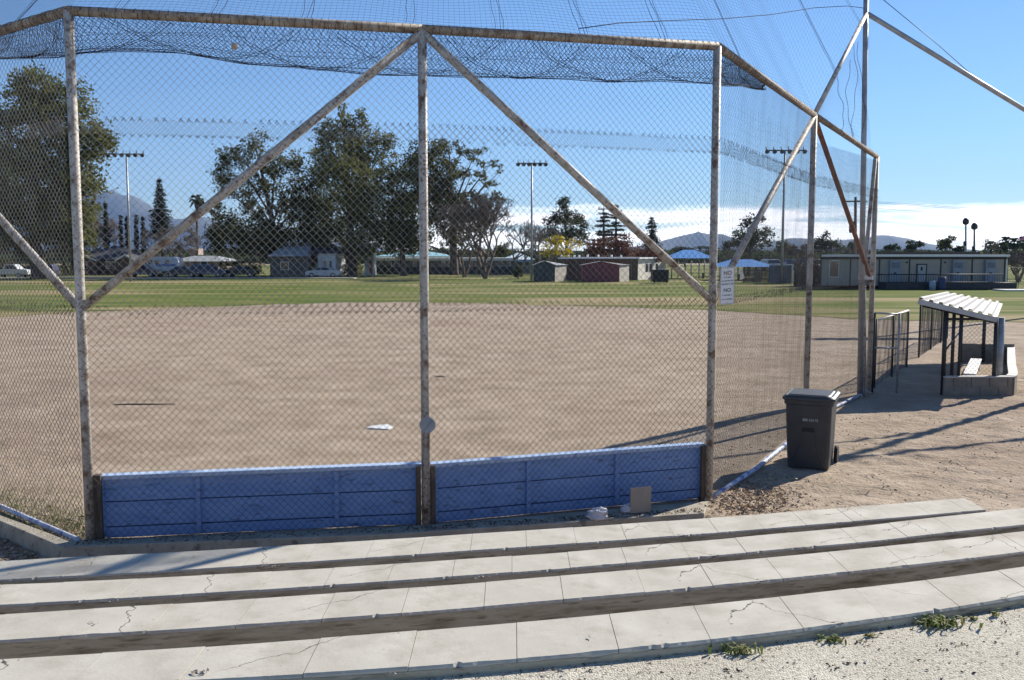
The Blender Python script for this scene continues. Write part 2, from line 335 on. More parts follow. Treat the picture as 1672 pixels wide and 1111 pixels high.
def ground_mat():
    m = mat('bare_dirt', [(0.30, (0.24, 0.187, 0.132)), (0.50, (0.365, 0.288, 0.212)), (0.70, (0.48, 0.39, 0.298))], scale=1.1, detail=14, rough=1.0, spec=0.1, rr=0.68)
    t = m.node_tree; b = t.nodes['Principled BSDF']; c = t.nodes.new('ShaderNodeTexCoord')
    src = b.inputs['Base Color'].links[0].from_socket
    def nz(sc, det, stretch=None, dist=0.0):
        n = t.nodes.new('ShaderNodeTexNoise'); n.inputs['Scale'].default_value = sc; n.inputs['Detail'].default_value = det; n.inputs['Distortion'].default_value = dist
        if stretch:
            q = t.nodes.new('ShaderNodeMapping'); q.inputs['Scale'].default_value = stretch; q.inputs['Rotation'].default_value = (0, 0, 0.35)
            lk(t, c.outputs['Object'], q.inputs['Vector']); lk(t, q.outputs[0], n.inputs['Vector'])
        else: lk(t, c.outputs['Object'], n.inputs['Vector'])
        return n.outputs['Fac']
    def rng_(v, a, bb, o0=0.0, o1=1.0):
        r = t.nodes.new('ShaderNodeMapRange'); r.inputs[1].default_value = a; r.inputs[2].default_value = bb; r.inputs[3].default_value = o0; r.inputs[4].default_value = o1
        lk(t, v, r.inputs[0]); return r.outputs[0]
    def mixc(fac, a, col):
        q = t.nodes.new('ShaderNodeMix'); q.data_type = 'RGBA'; lk(t, fac, q.inputs['Factor']); lk(t, a, q.inputs['A']); q.inputs['B'].default_value = (*col, 1); return q.outputs['Result']
    s1 = mixc(rng_(nz(0.35, 10, (0.25, 1.5, 1), 1.6), 0.50, 0.70, 0, 0.55), src, (0.47, 0.385, 0.30))     # pale drag marks
    s1b = mixc(rng_(nz(7, 12), 0.54, 0.70, 0, 0.32), s1, (0.25, 0.18, 0.12)); s1c = mixc(rng_(nz(13, 8), 0.60, 0.72, 0, 0.5), s1b, (0.52, 0.44, 0.35))
    s2 = mixc(rng_(nz(26, 8), 0.575, 0.68, 0, 0.75), s1c, (0.13, 0.092, 0.06))                            # crumbs and clods
    s3 = mixc(rng_(nz(0.16, 6), 0.50, 0.66, 0, 0.45), s2, (0.26, 0.185, 0.14))
    lk(t, s3, b.inputs['Base Color'])
    mm = t.nodes.new('ShaderNodeMath'); mm.operation = 'MULTIPLY_ADD'; mm.inputs[1].default_value = 0.45
    lk(t, nz(30, 8), mm.inputs[0]); lk(t, nz(6.5, 9, None, 0.6), mm.inputs[2])
    bn = t.nodes.new('ShaderNodeBump'); bn.inputs['Strength'].default_value = 0.85; bn.inputs['Distance'].default_value = 0.05
    lk(t, mm.outputs[0], bn.inputs['Height']); lk(t, bn.outputs[0], b.inputs['Normal'])
    return m
setp(npmesh('ground', gv, gf, ground_mat(), smooth=True), kind='structure')

# grass outfield, road and verge as thin sheets just above the ground
def grass_mat():
    m = mat('outfield_grass', [(0.34, (0.24, 0.195, 0.095)), (0.46, (0.135, 0.155, 0.040)), (0.60, (0.080, 0.120, 0.024)), (0.76, (0.18, 0.195, 0.060))], scale=0.30, detail=14, rough=1.0, spec=0.05, rr=0.74, stretch=(0.35, 1.0, 1))
    t = m.node_tree; b = t.nodes['Principled BSDF']; c = t.nodes.new('ShaderNodeTexCoord'); src = b.inputs['Base Color'].links[0].from_socket
    n = t.nodes.new('ShaderNodeTexNoise'); n.inputs['Scale'].default_value = 0.075; n.inputs['Detail'].default_value = 8; n.inputs['Distortion'].default_value = 0.8
    mpx = t.nodes.new('ShaderNodeMapping'); mpx.inputs['Scale'].default_value = (0.35, 1.7, 1); lk(t, c.outputs['Object'], mpx.inputs['Vector']); lk(t, mpx.outputs[0], n.inputs['Vector'])
    r = t.nodes.new('ShaderNodeMapRange'); r.inputs[1].default_value = 0.51; r.inputs[2].default_value = 0.63; r.inputs[4].default_value = 0.8; lk(t, n.outputs['Fac'], r.inputs[0])
    q = t.nodes.new('ShaderNodeMix'); q.data_type = 'RGBA'; lk(t, r.outputs[0], q.inputs['Factor']); lk(t, src, q.inputs['A']); q.inputs['B'].default_value = (0.36, 0.275, 0.165, 1)
    lk(t, q.outputs['Result'], b.inputs['Base Color'])
    return m
GRASS = grass_mat()
edge_px = [(-500, 560), (-200, 536), (0, 518), (130, 510), (300, 503), (470, 497), (600, 493.5), (700, 494), (900, 499), (1000, 502), (1112, 505), (1200, 509), (1300, 515), (1400, 522), (1550, 525), (1672, 527), (1900, 533), (2300, 545)]
ep = [G(u, v) for u, v in edge_px]; near = []
for a, b in zip(ep[:-1], ep[1:]):
    n = max(2, int((b - a).length / 0.35))
    for k in range(n):
        p = a.lerp(b, k / n); w = mnoise.fractal(Vector((p.x * 0.5, p.y * 0.5, 3)), 1.0, 2.0, 4); near.append((p.x, p.y + 0.9 * w))
near.append((ep[-1].x, ep[-1].y)); gvv = []
for i, (x, y) in enumerate(near): gvv += [(x, y, 0.014), (x * 270 / y, 270, 0.014)]
setp(npmesh('grass_field', gvv, [(2 * i, 2 * i + 2, 2 * i + 3, 2 * i + 1) for i in range(len(near) - 1)], GRASS), kind='structure')
ASPH = mat('asphalt', [(0.3, (0.035, 0.035, 0.04)), (0.7, (0.065, 0.065, 0.07))], scale=2, rough=0.9)
setp(MB().box(-160, -20, 121, 129, 0.018, 0.022).build('road', ASPH), kind='structure')
setp(MB().box(-160, -20, 118.6, 120.9, 0.0, 0.13).build('pavement', CURB), kind='structure')

# exposed aggregate walkway the photographer stands on
def gravel_mat():
    m = mat('exposed_aggregate', [(0.3, (0.45, 0.42, 0.35)), (0.7, (0.60, 0.57, 0.49))], scale=1.5, rough=0.95)
    t = m.node_tree; b = t.nodes['Principled BSDF']; c = t.nodes.new('ShaderNodeTexCoord'); src = b.inputs['Base Color'].links[0].from_socket
    vo = t.nodes.new('ShaderNodeTexVoronoi'); vo.inputs['Scale'].default_value = 120; lk(t, c.outputs['Object'], vo.inputs['Vector'])
    hs = t.nodes.new('ShaderNodeSeparateColor'); lk(t, vo.outputs['Color'], hs.inputs[0])
    r = t.nodes.new('ShaderNodeValToRGB'); e = r.color_ramp.elements; e[0].position = 0.0; e[0].color = (0.30, 0.27, 0.23, 1); e[1].position = 0.25; e[1].color = (0.9, 0.88, 0.84, 1); e.new(1.0).color = (1.15, 1.12, 1.05, 1)
    lk(t, hs.outputs[0], r.inputs[0])
    q = t.nodes.new('ShaderNodeMix'); q.data_type = 'RGBA'; q.blend_type = 'MULTIPLY'; q.inputs['Factor'].default_value = 0.85; lk(t, src, q.inputs['A']); lk(t, r.outputs[0], q.inputs['B'])
    lk(t, q.outputs['Result'], b.inputs['Base Color'])
    bn = t.nodes.new('ShaderNodeBump'); bn.inputs['Strength'].default_value = 0.7; bn.inputs['Distance'].default_value = 0.006; bn.invert = True
    lk(t, vo.outputs['Distance'], bn.inputs['Height']); lk(t, bn.outputs[0], b.inputs['Normal'])
    return m
xr = np.arange(-7, 9.2, 0.25); pv = []; 
for x in xr: pv += [(x, FR[3](x) + 0.02, 1.432), (x, -6.0, 1.432)]
setp(npmesh('path', pv, [(2 * i + 1, 2 * i + 3, 2 * i + 2, 2 * i) for i in range(len(xr) - 1)], gravel_mat()), kind='structure')

# hills: ridges seen far off
HILL = mat('far_chaparral', [(0.35, (0.05, 0.065, 0.06)), (0.65, (0.11, 0.11, 0.09))], scale=0.002, detail=10, rough=1)
def hills(name, D, prof, seed, deep=900):
    rows = 12; us = np.arange(prof[0][0], prof[-1][0] + 1, 2.0); pv = []
    for j in range(rows + 1):
        t = j / rows
        for u in us:
            v = np.interp(u, [p[0] for p in prof], [p[1] for p in prof]); top = A(u, v, D)
            hz = max(0, top.z); yy = D - deep / 2 + deep * t; shp = math.sin(PI * min(1, t * 1.0)) ** 0.8
            n = 1 + 0.22 * mnoise.fractal(Vector((top.x * 0.0022 + seed, yy * 0.0022, 0)), 1, 2, 5) * (1 - abs(2 * t - 1) * 0.4)
            pv.append((top.x, yy, hz * shp * n if t > 0 else -2))
    n = len(us); f = [(j * n + i, j * n + i + 1, (j + 1) * n + i + 1, (j + 1) * n + i) for j in range(rows) for i in range(n - 1)]
    setp(npmesh(name, pv, f, HILL, smooth=True), kind='structure')
hills('mountain', 8000, [(-500, 330), (-200, 345), (20, 372), (90, 345), (140, 325), (185, 314), (220, 322), (255, 334), (290, 350), (330, 352), (360, 362), (480, 385), (620, 404), (700, 415)], 3)
hills('hills', 7400, [(980, 412), (1040, 402), (1080, 395), (1110, 388), (1140, 381), (1155, 385), (1175, 383), (1200, 392), (1240, 399), (1290, 391), (1330, 388), (1380, 392), (1440, 387), (1480, 391), (1530, 403), (1600, 410), (1800, 405), (2100, 398)], 9)

# ------------------------------------------------------------------ concrete seat rows
ends = [(-6.3, 4.47), (-6.0, 7.6), (-5.2, 6.8), (-4.6, 6.0)]
rowname = ['lowest concrete seat row nearest the blue boards, ending at the dirt', 'second concrete seat row up from the fence', 'third concrete seat row up from the fence with a deep face darkened by stain and shade', 'topmost concrete seat row, edged by pale gravel and weeds']
for k in range(4):
    z = ZS[k]; x0, x1 = ends[k]; th = 0.115 if k < 3 else 0.30
    root = thing('concrete_bench', rowname[k], 'concrete bench', (0, FR[k](0), z), group='rows of concrete seating')
    mb = MB(); x = x0; rr = random.Random(40 + k); base = []
    while x < x1 - 0.05:
        w = rr.choice([0.40, 0.42, 0.43, 0.46])
        xe = min(x + w, x1); dz = rr.uniform(-0.002, 0.002); n = 22; g = 0.0014
        top_f = []; top_b = []; low_f = []
        for i in range(n + 1):
            xx = x + g + (xe - x - 2 * g) * i / n
            chip = 0.010 * max(0, mnoise.noise(Vector((xx * 7, k * 5.1, 1))) - 0.28) * 2 + (rr.uniform(.004, .022) if rr.random() < 0.018 else 0) + 0.0025 * mnoise.noise(Vector((xx * 40, k, 4)))
            wav = 0.004 * mnoise.noise(Vector((xx * 1.3, k, 2)))
            top_f.append((xx, FR[k](xx) + 0.008 + chip, z + dz + wav)); low_f.append((xx, FR[k](xx) + chip * 0.6, z + dz + wav - 0.009 - chip * 0.7))
            top_b.append((xx, BK[k](xx), z + dz + wav))
        vs = []
        for i in range(n + 1):
            a, l, b = top_f[i], low_f[i], top_b[i]
            vs += [b, a, l, (l[0], l[1], z - th), (b[0], b[1], z - th)]
        fs = []
        for i in range(n):
            for j in range(4): fs.append((i * 5 + j, i * 5 + j + 1, i * 5 + 5 + j + 1, i * 5 + 5 + j))
            fs.append((i * 5 + 4, i * 5, i * 5 + 5, i * 5 + 9))
        fs += [tuple(range(4, -1, -1)), tuple(n * 5 + j for j in range(5))]
        mb.add(vs, fs); base.append((x, xe)); x = xe
    mb.build('slab', SLAB, root)
    sf = []; nn_ = 260                                # front face sheet: dirt stain plus shade put into its colour, 2 mm proud
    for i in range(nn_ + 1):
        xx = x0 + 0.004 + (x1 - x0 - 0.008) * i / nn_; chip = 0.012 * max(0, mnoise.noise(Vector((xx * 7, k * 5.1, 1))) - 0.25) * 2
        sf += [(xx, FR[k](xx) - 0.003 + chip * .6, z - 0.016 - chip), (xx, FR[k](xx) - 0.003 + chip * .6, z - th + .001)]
    npmesh('stained_shaded_face', sf, [(2 * i, 2 * i + 1, 2 * i + 3, 2 * i + 2) for i in range(nn_)], FACE, root)
    # grout filling the joints a few mm down, and the supporting wall set back under the slab
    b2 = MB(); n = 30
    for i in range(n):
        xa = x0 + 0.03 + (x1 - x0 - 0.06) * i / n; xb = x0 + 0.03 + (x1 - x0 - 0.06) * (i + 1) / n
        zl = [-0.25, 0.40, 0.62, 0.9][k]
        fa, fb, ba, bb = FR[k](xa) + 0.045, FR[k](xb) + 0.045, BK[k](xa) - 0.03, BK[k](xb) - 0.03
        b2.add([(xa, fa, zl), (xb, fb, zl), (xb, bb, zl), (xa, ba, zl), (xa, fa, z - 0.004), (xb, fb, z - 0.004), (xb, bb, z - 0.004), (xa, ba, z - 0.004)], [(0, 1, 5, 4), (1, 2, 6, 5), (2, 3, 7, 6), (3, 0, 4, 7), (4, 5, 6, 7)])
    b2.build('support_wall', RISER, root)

# kerb under the backstop
mb = MB(); n = len(CO)
vs = []
for o, i in zip(CO, CI): vs += [(o.x, o.y, .03), (i.x, i.y + .0, .03), (o.x, o.y, -.3), (i.x, i.y + 0.02, -.3)]
fs = []
for i in range(n - 1):
    a = 4 * i; b = a + 4; fs += [(a, b, b + 1, a + 1), (a + 2, b + 2, b, a), (a + 1, b + 1, b + 3, a + 3)]
fs += [(0, 1, 3, 2), (4 * n - 4, 4 * n - 2, 4 * n - 1, 4 * n - 3)]
mb.add(vs, fs)
setp(mb.build('concrete_curb', CURB, origin=CO[2], bevel=0.012), 'low concrete kerb running along the foot of the backstop', 'kerb')

# ------------------------------------------------------------------ backstop
BS = thing('backstop', 'tall pipe and chain-link backstop with peeling white paint, rust and blue kick boards', 'backstop', P[2])
def up(k, z): return Vector((P[k].x, P[k].y, z))
PR = 0.050
for k in range(6):
    r = PR if k not in (4, 5) else 0.055
    q = [up(k, -0.2), up(k, TOP[k] * 0.45), up(k, TOP[k])]
    MB().tube(q, r, 14).build('post', PIPE, BS)
for a in range(5):
    MB().tube([up(a, TOP[a]), up(a, TOP[a]).lerp(up(a + 1, TOP[a + 1]), 0.5), up(a + 1, TOP[a + 1])], 0.052, 12).build('top_rail', RAILM, BS)
ZB = 2.52
for (a, b) in ((2, 1), (2, 3), (4, 3), (0, 1)):
    MB().tube([up(a, TOP[a] - 0.03), up(b, ZB)], 0.047, 12).build('brace', PIPE, BS)
MB().tube([up(4, TOP[4] - 0.03), up(5, ZB).lerp(up(4, ZB), 0.03)], 0.047, 12).build('brace', RUSTY, BS)
# second, leaning pipe and the short capped post beside the end post
e5 = (P[5] - P[4]).normalized()
MB().tube([up(5, TOP[5] - .05) - e5 * .12, A(1410, 455, P[5].y), TALL + Vector((.14, .1, 0.0))], 0.045, 10).build('brace', PIPE, BS)
MB().tube([G(1411, 644), A(1411, 455, G(1411, 644).y)], 0.04, 10).build('post', PIPE, BS)
MB().obox(A(1404, 453, 20.5), A(1424, 454, 20.6), 0.09, 0.09).build('cap', WHITE, BS)
# bottom rails of the wings
MB().tube([P[0] + Vector((0, 0, .05)), P[1].lerp(P[0], .5) + Vector((0, 0, .06)), G(128, 882, 0.04)], 0.03, 10).build('bottom_rail', RAILW, BS)
MB().tube([P[3] + Vector((.06, .05, .03)), G(1235, 765, .05), G(1300, 712, .04), P[4] + Vector((0.02, -0.02, .03)), P[5] + Vector((0, 0, .05))], 0.034, 10).build('bottom_rail', RAILW, BS)
# chain link: interlocked zigzag wires
def chain(A0, B0, z0, z1, off=0.0, w=0.082, h=0.086, r=0.0021, wrinkle=0.008, seed=0, topfn=None):
    A0 = np.array(A0); B0 = np.array(B0); d = B0 - A0; L = np.linalg.norm(d[:2]); d = d / L; nrm = np.array([d[1], -d[0], 0])
    nw = int(L / (w / 2)); m = int((z1 - z0) / (h / 2)) + 1
    i = np.arange(nw)[:, None]; j = np.arange(m)[None, :]
    s = (i + ((i + j) % 2)) * (w / 2); z = z0 + j * (h / 2) + 0 * i
    ph = seed * 1.7
    bul = wrinkle * (np.sin(s * 1.9 + ph) * np.cos(z * 1.3 + ph) + 0.5 * np.sin(s * 5.1 + z * 3.3 + ph) + 0.35 * np.sin(s * 11 - z * 4 + ph))
    sx = s + 0.006 * np.sin(z * 2.2 + s * 0.9 + ph) + 0.003 * np.sin(z * 9 + ph + s); zz = z + 0.016 * np.sin(s * 1.1 + ph) + 0.003 * np.sin(s * 7 + z * 5)
    o = off + bul + 0.003 * np.where((i + j) % 2 == 0, 1, -1)
    Pp = A0[None, None, :] + d * sx[..., None] + nrm * o[..., None]; Pp[..., 2] = zz
    return tubes(Pp, r)
bays = [(0, 1), (1, 2), (2, 3), (3, 4), (4, 5)]
for bi, (a, b) in enumerate(bays):
    hi = min(TOP[a], TOP[b]) - 0.02
    zz = [(0.03, 2.54, 0.056, .0032), (2.47, 4.50, 0.066, .0029), (4.34, 5.12 if b == 5 else hi, 0.056, .0027)]
    for si, (z0, z1, off, r) in enumerate(zz):
        if bi >= 3: r = .0019
        v, f = chain(P[a], P[b], z0, z1, off=off, r=r, seed=bi * 3 + si, wrinkle=0.009 if bi in (1, 2) else 0.005)
        npmesh('chain_link_panel', v, f, WIRED if si == 0 else WIRE, BS)
    sv_ = []
    for z_, dz_ in ((2.54, .03), (2.47, -.02), (4.50, .035), (4.34, -.025)):
        a3, b3 = np.array(P[a]), np.array(P[b]); L_ = np.linalg.norm(b3 - a3); dd_ = (b3 - a3) / L_; n_ = np.array([dd_[1], -dd_[0], 0])
        for q_ in np.arange(0.02, L_, 0.082):
            if rng.random() < .22: continue
            o_ = a3 + dd_ * q_ + n_ * .06; j_ = rng.normal(size=3) * .006
            sv_.append([(o_[0] - dd_[0] * .018, o_[1] - dd_[1] * .018, z_ - dz_ * .4), (o_[0], o_[1], z_ + dz_ * .35), (o_[0] + dd_[0] * .012 + j_[0], o_[1] + dd_[1] * .012, z_ + dz_ * .8 + j_[2])])
            sv_.append([(o_[0] + dd_[0] * .022, o_[1] + dd_[1] * .022, z_ - dz_ * .5), (o_[0] + dd_[0] * .006, o_[1] + dd_[1] * .006, z_ + dz_ * .2), (o_[0] - dd_[0] * .01 + j_[1], o_[1] - dd_[1] * .01, z_ + dz_ * .7)])
    v, f = tubes(np.array(sv_), .0028 if bi < 3 else .0022, 4); setp(npmesh('twisted_selvage', v, f, WIRED, BS), kind='stuff')
# wire ties over the top rail
tie = MB()
for a in range(5):
    A_, B_ = up(a, TOP[a]), up(a + 1, TOP[a + 1]); L = (B_ - A_).length; n = int(L / 0.085)
    for i in range(n):
        p = A_.lerp(B_, (i + 0.5) / n); d = (B_ - A_).normalized(); sd = Vector((d.y, -d.x, 0)); r = 0.0545 if random.random() < .8 else 0.06
        sk = random.uniform(-0.02, 0.02)
        tie.tube([p + sd * (math.cos(t) * r) + Vector((0, 0, math.sin(t) * r)) + d * (sk * t / 3) for t in np.linspace(0, 2 * PI, 9)], 0.0028, 3, False)
setp(tie.build('wire_ties', NETM, BS), kind='stuff')
# blue kick boards between the posts, with wooden posts beside the steel ones
dP = [(P[2] - P[1]), (P[3] - P[2])]
for a, b, bats in ((1, 2, (328, 550)), (2, 3, (860, 1025))):
    d = (P[b] - P[a]).normalized(); nr = Vector((-d.y, d.x, 0)); L = (P[b] - P[a]).length
    o0 = P[a] + d * 0.10 + nr * 0.10; o1 = P[b] - d * 0.07 + nr * 0.10
    kb = MB()
    for z0, z1 in ((0.012, 0.125), (0.140, 0.405), (0.418, 0.665)):
        j = random.uniform(-.002, .002)
        kb.obox(o0 + Vector((0, 0, (z0 + z1) / 2)) + nr * j, o1 + Vector((0, 0, (z0 + z1) / 2)) + nr * j, 0.038, z1 - z0)
    kbo = kb.build('kick_board', BLUE, BS)
    MB().obox(o0 + nr * .034 + Vector((0, 0, .35)), o1 + nr * .034 + Vector((0, 0, .35)), 0.02, 0.62).build('gap_dark_strip', BLACK, kbo)  # black strip added behind the planks so the gaps read dark
    MB().obox(o0 - d * .05 + Vector((0, 0, .69)) - nr * .0, o1 + d * .03 + Vector((0, 0, .70)), 0.13, 0.045).build('cap_board', LBLUE, kbo, bevel=0.004)
    for bx in bats:
        t = 0.5
        base = G(bx, 870 if a == 1 else 840); q = P[a] + d * ((base - P[a]).dot(d)) + nr * 0.06
        MB().obox(q + Vector((0, 0, .04)), q + Vector((0, 0, .667)), 0.05, 0.038, up=nr).build('batten', BLUE, kbo)
    for e, m_ in ((o0 + d * .02, BLUE), (o1 - d * .02, BLUE)):
        q = e - nr * 0.04
        MB().obox(q + Vector((0, 0, .04)), q + Vector((0, 0, .667)), 0.05, 0.038, up=nr).build('batten', m_, kbo)
for k, sgn in ((1, 1), (2, -1), (2, 1), (3, -1)):
    d = (P[2] - P[1]).normalized() if k == 1 or sgn < 0 and k == 2 else (P[3] - P[2]).normalized(); nr = Vector((-d.y, d.x, 0))
    q = P[k] + d * (sgn * 0.083) + nr * 0.035
    MB().obox(q + Vector((0, 0, 0.0)), q + Vector((0, 0, .70 if k > 1 else .73)), 0.055 if k > 1 else .09, 0.09, up=nr).build('wooden_post', WOOD, BS, bevel=.004)
q = P[1] + Vector((-0.02, -0.0, 0)); MB().obox(P[1] + Vector((-.065, .02, .0)), P[1] + Vector((-.065, .02, .70)), 0.05, 0.05).build('wooden_post', WOOD, BS)

# ------------------------------------------------------------------ tall pole with its pipes
tp_top = A(1416, -130, TALL.y)
tz = A(1415, 22, TALL.y)
TPo = thing('tall_pole', 'very tall slim steel pole at the backstop end with two pipes meeting near its top', 'pole', TALL)
MB().tube([TALL - Vector((0, 0, .3)), TALL.lerp(tp_top, .5), tp_top], [0.062, 0.058, 0.052], 12).build('post', GALV, TPo)
MB().tube([up(4, TOP[4]), tz], 0.045, 12).build('diagonal_pipe', PIPE, TPo)
pz = A(1672, 187, 21.63).z; end = Vector((14.0, 22.3, tz.z + (pz - tz.z) / 0.663))
MB().tube([tz, end], 0.052, 12).build('sloping_pipe', GALV, TPo)
MB().tube([Vector((end.x, end.y, -.2)), Vector((end.x, end.y, 7.6))], 0.10, 10).build('post', GALV, TPo)
MB().tube([Vector((end.x, end.y, 7.5)), Vector((17.6, 21.4, 3.2))], 0.07, 10).build('sloping_pipe', GALV, TPo)
MB().tube([Vector((17.6, 21.4, -.2)), Vector((17.6, 21.4, 3.3))], 0.05, 10).build('post', GALV, TPo)
MB().tube([A(1440, -2, 20.4), A(1530, 72, 21.1), A(1612, 145, 22.0)], 0.008, 5).build('guy_wire', DARKM, TPo)

# ------------------------------------------------------------------ nets
def poly_at(pts, cum, s):
    s = np.clip(s, 0, cum[-1] - 1e-6); k = np.clip(np.searchsorted(cum, s, 'right') - 1, 0, len(pts) - 2)
    t = (s - cum[k]) / (cum[k + 1] - cum[k]); return pts[k] * (1 - t)[..., None] + pts[k + 1] * t[..., None]
rail = np.array([tuple(up(k, TOP[k] + 0.03)) for k in range(5)] + [tuple(tz)])
cum = np.concatenate([[0], np.cumsum(np.linalg.norm(np.diff(rail, axis=0), axis=1))]); LT = cum[-1]
def canopy(s, v):
    b = poly_at(rail, cum, s); x = (s / LT)
    Wd = np.stack([np.interp(s, cum, [-.12, -.05, -.08, -.2, -.35, -.6]), np.interp(s, cum, [1, 1, 1, .72, .5, .35]), np.interp(s, cum, [.8, .82, .86, .98, 1.3, 1.35])], -1)
    sag = -0.22 * np.sin(PI * np.clip(v / 5.2, 0, 1)) + 0.02 * np.sin(s * 3.1 + v * 2)
    p = b + Wd * v[..., None]; p[..., 2] += sag; return p
VL = 5.2
s1 = np.concatenate([np.arange(0, cum[3], 0.062), np.arange(cum[3], cum[4], .24), np.arange(cum[4], LT, .16)]); v1 = np.linspace(0.0, VL, 16); Sg, Vg = np.meshgrid(s1, v1, indexing='ij')
wob = 0.012 * np.sin(Vg * 2.3 + Sg * 1.3)
parts = [tubes(canopy(Sg + wob, Vg), 0.0011)]
v2 = np.arange(0.03, VL, 0.062); s2 = np.linspace(0, LT, 170); Vg2, Sg2 = np.meshgrid(v2, s2, indexing='ij')
parts.append(tubes(canopy(Sg2, Vg2 + 0.01 * np.sin(Sg2 * 2)), 0.0012))
# doubled seams where the strips of net are laced together
seam_s = []
for u, v in ((-60, 60), (42, 30), (200, 25), (357, 20), (500, 25), (668, 36), (810, 46), (945, 52), (1075, 62), (1203, 88)):
    best = min(np.arange(0, LT, 0.02), key=lambda s_: abs((lambda p: 836 + FPX * p[0] / p[1])(poly_at(rail, cum, np.array([s_]))[0]) - u)); seam_s.append(best)
seam_s += [cum[4] + 1.6, cum[4] + 3.9]
for s_ in seam_s:
    vv = np.linspace(0, VL, 24)
    for dd in (0, 0.07, 0.10) if random.random() < .4 else (0, 0.085):
        ss = s_ + dd + 0.012 * np.sin(vv * 9 + dd * 60) + 0 * vv
        parts.append(tubes(canopy(ss, vv)[None], 0.0032))
v, f = merge(parts)
setp(npmesh('overhead_net', v, f, NETM, origin=rail[2]), 'fine dark net rising from the top rail over the field, with doubled seams', 'net')
# rope lying across the net
rp = [A(945, 47, P[3].y - .3), A(1010, 38, 12.6), A(1090, 34, 13.8), A(1180, 31, 15.4), A(1260, 24, 17.2), A(1330, 13, 18.8), A(1385, 10, 19.9), A(1413, 14, TALL.y)]
setp(MB().tube(rp, 0.006, 5).build('rope', NETM, origin=rp[0]), 'thin dark rope hung from the tall pole across the overhead net', 'rope')
# bunched net hanging below the rail
low_px = [(-300, 105), (0, 92), (60, 92), (105, 90), (150, 82), (210, 80), (300, 82), (340, 88), (400, 100), (450, 106), (520, 112), (600, 117), (680, 119), (760, 123), (850, 125), (920, 126), (1000, 131), (1080, 129), (1165, 135), (1215, 140), (1262, 147)]
frail = rail[:4].copy(); frail = np.concatenate([frail, [poly_at(rail, cum, np.array([cum[3] + 2.6]))[0]]])
fc = np.concatenate([[0], np.cumsum(np.linalg.norm(np.diff(frail, axis=0), axis=1))]); FL = fc[-1]
sg = np.linspace(0, FL, 400); rp_ = poly_at(frail, fc, sg); uu = 836 + FPX * rp_[:, 0] / rp_[:, 1]
lowv = np.interp(uu, [p[0] for p in low_px], [p[1] for p in low_px]); lowz = np.array([A(u_, v_, y_).z for u_, v_, y_ in zip(uu, lowv, rp_[:, 1])])
drop = np.maximum(rp_[:, 2] - lowz, 0.02)
def flap(s, t, fold=0.0):
    """t 0 at rail .. 1 at lower edge"""
    b = poly_at(frail, fc, np.clip(s, 0, FL)); dr = np.interp(s, sg, drop); p = b.copy()
    p[..., 2] -= dr * t; p[..., 1] += 0.16 * np.sin(PI * 0.9 * t) + 0.05 + 0.03 * np.sin(s * 4 + t * 5) + fold
    p[..., 0] += 0.02 * np.sin(t * 6 + s * 2.0); return p
parts = []
for sg_, r_, fold, sp in ((1, 0.0022, 0, 0.052), (-1, 0.0022, 0, 0.052), (0.35, 0.0019, 0.07, 0.085), (-0.5, 0.0019, 0.09, 0.085)):
    s0 = np.arange(-0.6, FL + 0.6, sp)[:, None]; t = np.linspace(0, 1, 9)[None, :]
    r_ *= 1.2; parts.append(tubes(flap(s0 + sg_ * 0.55 * t + 0.012 * np.sin(s0 * 9 + t * 7), t + 0 * s0, fold), r_))
t0 = np.linspace(0.12, 0.97, 9)[:, None]; s0 = np.linspace(0, FL, 150)[None, :]
parts.append(tubes(flap(s0 + 0 * t0, np.clip(t0 + 0.07 * np.sin(s0 * 1.3 + t0 * 17) + 0.03 * np.sin(s0 * 4.7 + t0 * 31), 0, 1.0)), 0.0017))
parts.append(tubes(flap(s0[0][None], (1.0 + 0.03 * np.sin(s0 * 3)) * np.ones_like(s0)), 0.0058)); parts.append(tubes(flap(s0[0][None], (0.97 + 0.05 * np.sin(s0 * 2.1 + 1)) * np.ones_like(s0), 0.03), 0.0045))
parts.append(tubes(flap(s0[0][None], (0.90 + 0.07 * np.sin(s0 * 1.7 + 2)) * np.ones_like(s0), 0.05), 0.0035))
for k in range(15):                                  # swags: seams that dip to the lower edge and rise again
    c = 1.0 + k * 1.15; hw = random.uniform(.6, 1.0); xx = np.linspace(-1, 1, 24); 
    tt = 1.0 - 0.85 * np.abs(xx) ** 1.6
    for dd in (0, 0.07): parts.append(tubes(flap((c + dd + hw * xx)[None], tt[None], 0.02), 0.0034))
v, f = merge(parts)
setp(npmesh('hanging_net', v, f, NETM, origin=rail[2]), 'bunched dark purple-black net sagging just below the top rail', 'net')
# side net beside and above the right wing
parts = []
a4, t5, a5 = np.array(up(4, TOP[4])), np.array(tz), np.array(up(5, TOP[5])) * 0.98 + np.array(up(4, TOP[4])) * 0.02
base_n = 60
q = np.linspace(0, 1, base_n)[:, None]; t = np.linspace(0, 1, 22)[None, :]
bot = a4 * (1 - q) + np.array([TALL.x, TALL.y, TOP[5] + 0.12]) * q; topp = a4 * (1 - q) + t5 * q
X = bot[:, None, :] * (1 - t[..., None]) + topp[:, None, :] * t[..., None]
X[..., 0] += 0.035 * np.sin(t * 8 + q * 14) * q; X[..., 1] += 0.03 * np.sin(t * 11 + q * 9) * q
parts.append(tubes(X, 0.0009))
for tt in np.linspace(0.02, 0.98, 26):
    qq = np.linspace(0.03, 1, 30); bb = a4 * (1 - qq[:, None]) + np.array([TALL.x, TALL.y, TOP[5] + .12]) * qq[:, None]; t2 = a4 * (1 - qq[:, None]) + t5 * qq[:, None]
    Y = bb * (1 - tt) + t2 * tt; Y[:, 0] += 0.035 * np.sin(tt * 8 + qq * 14) * qq; parts.append(tubes(Y[None], 0.0009))
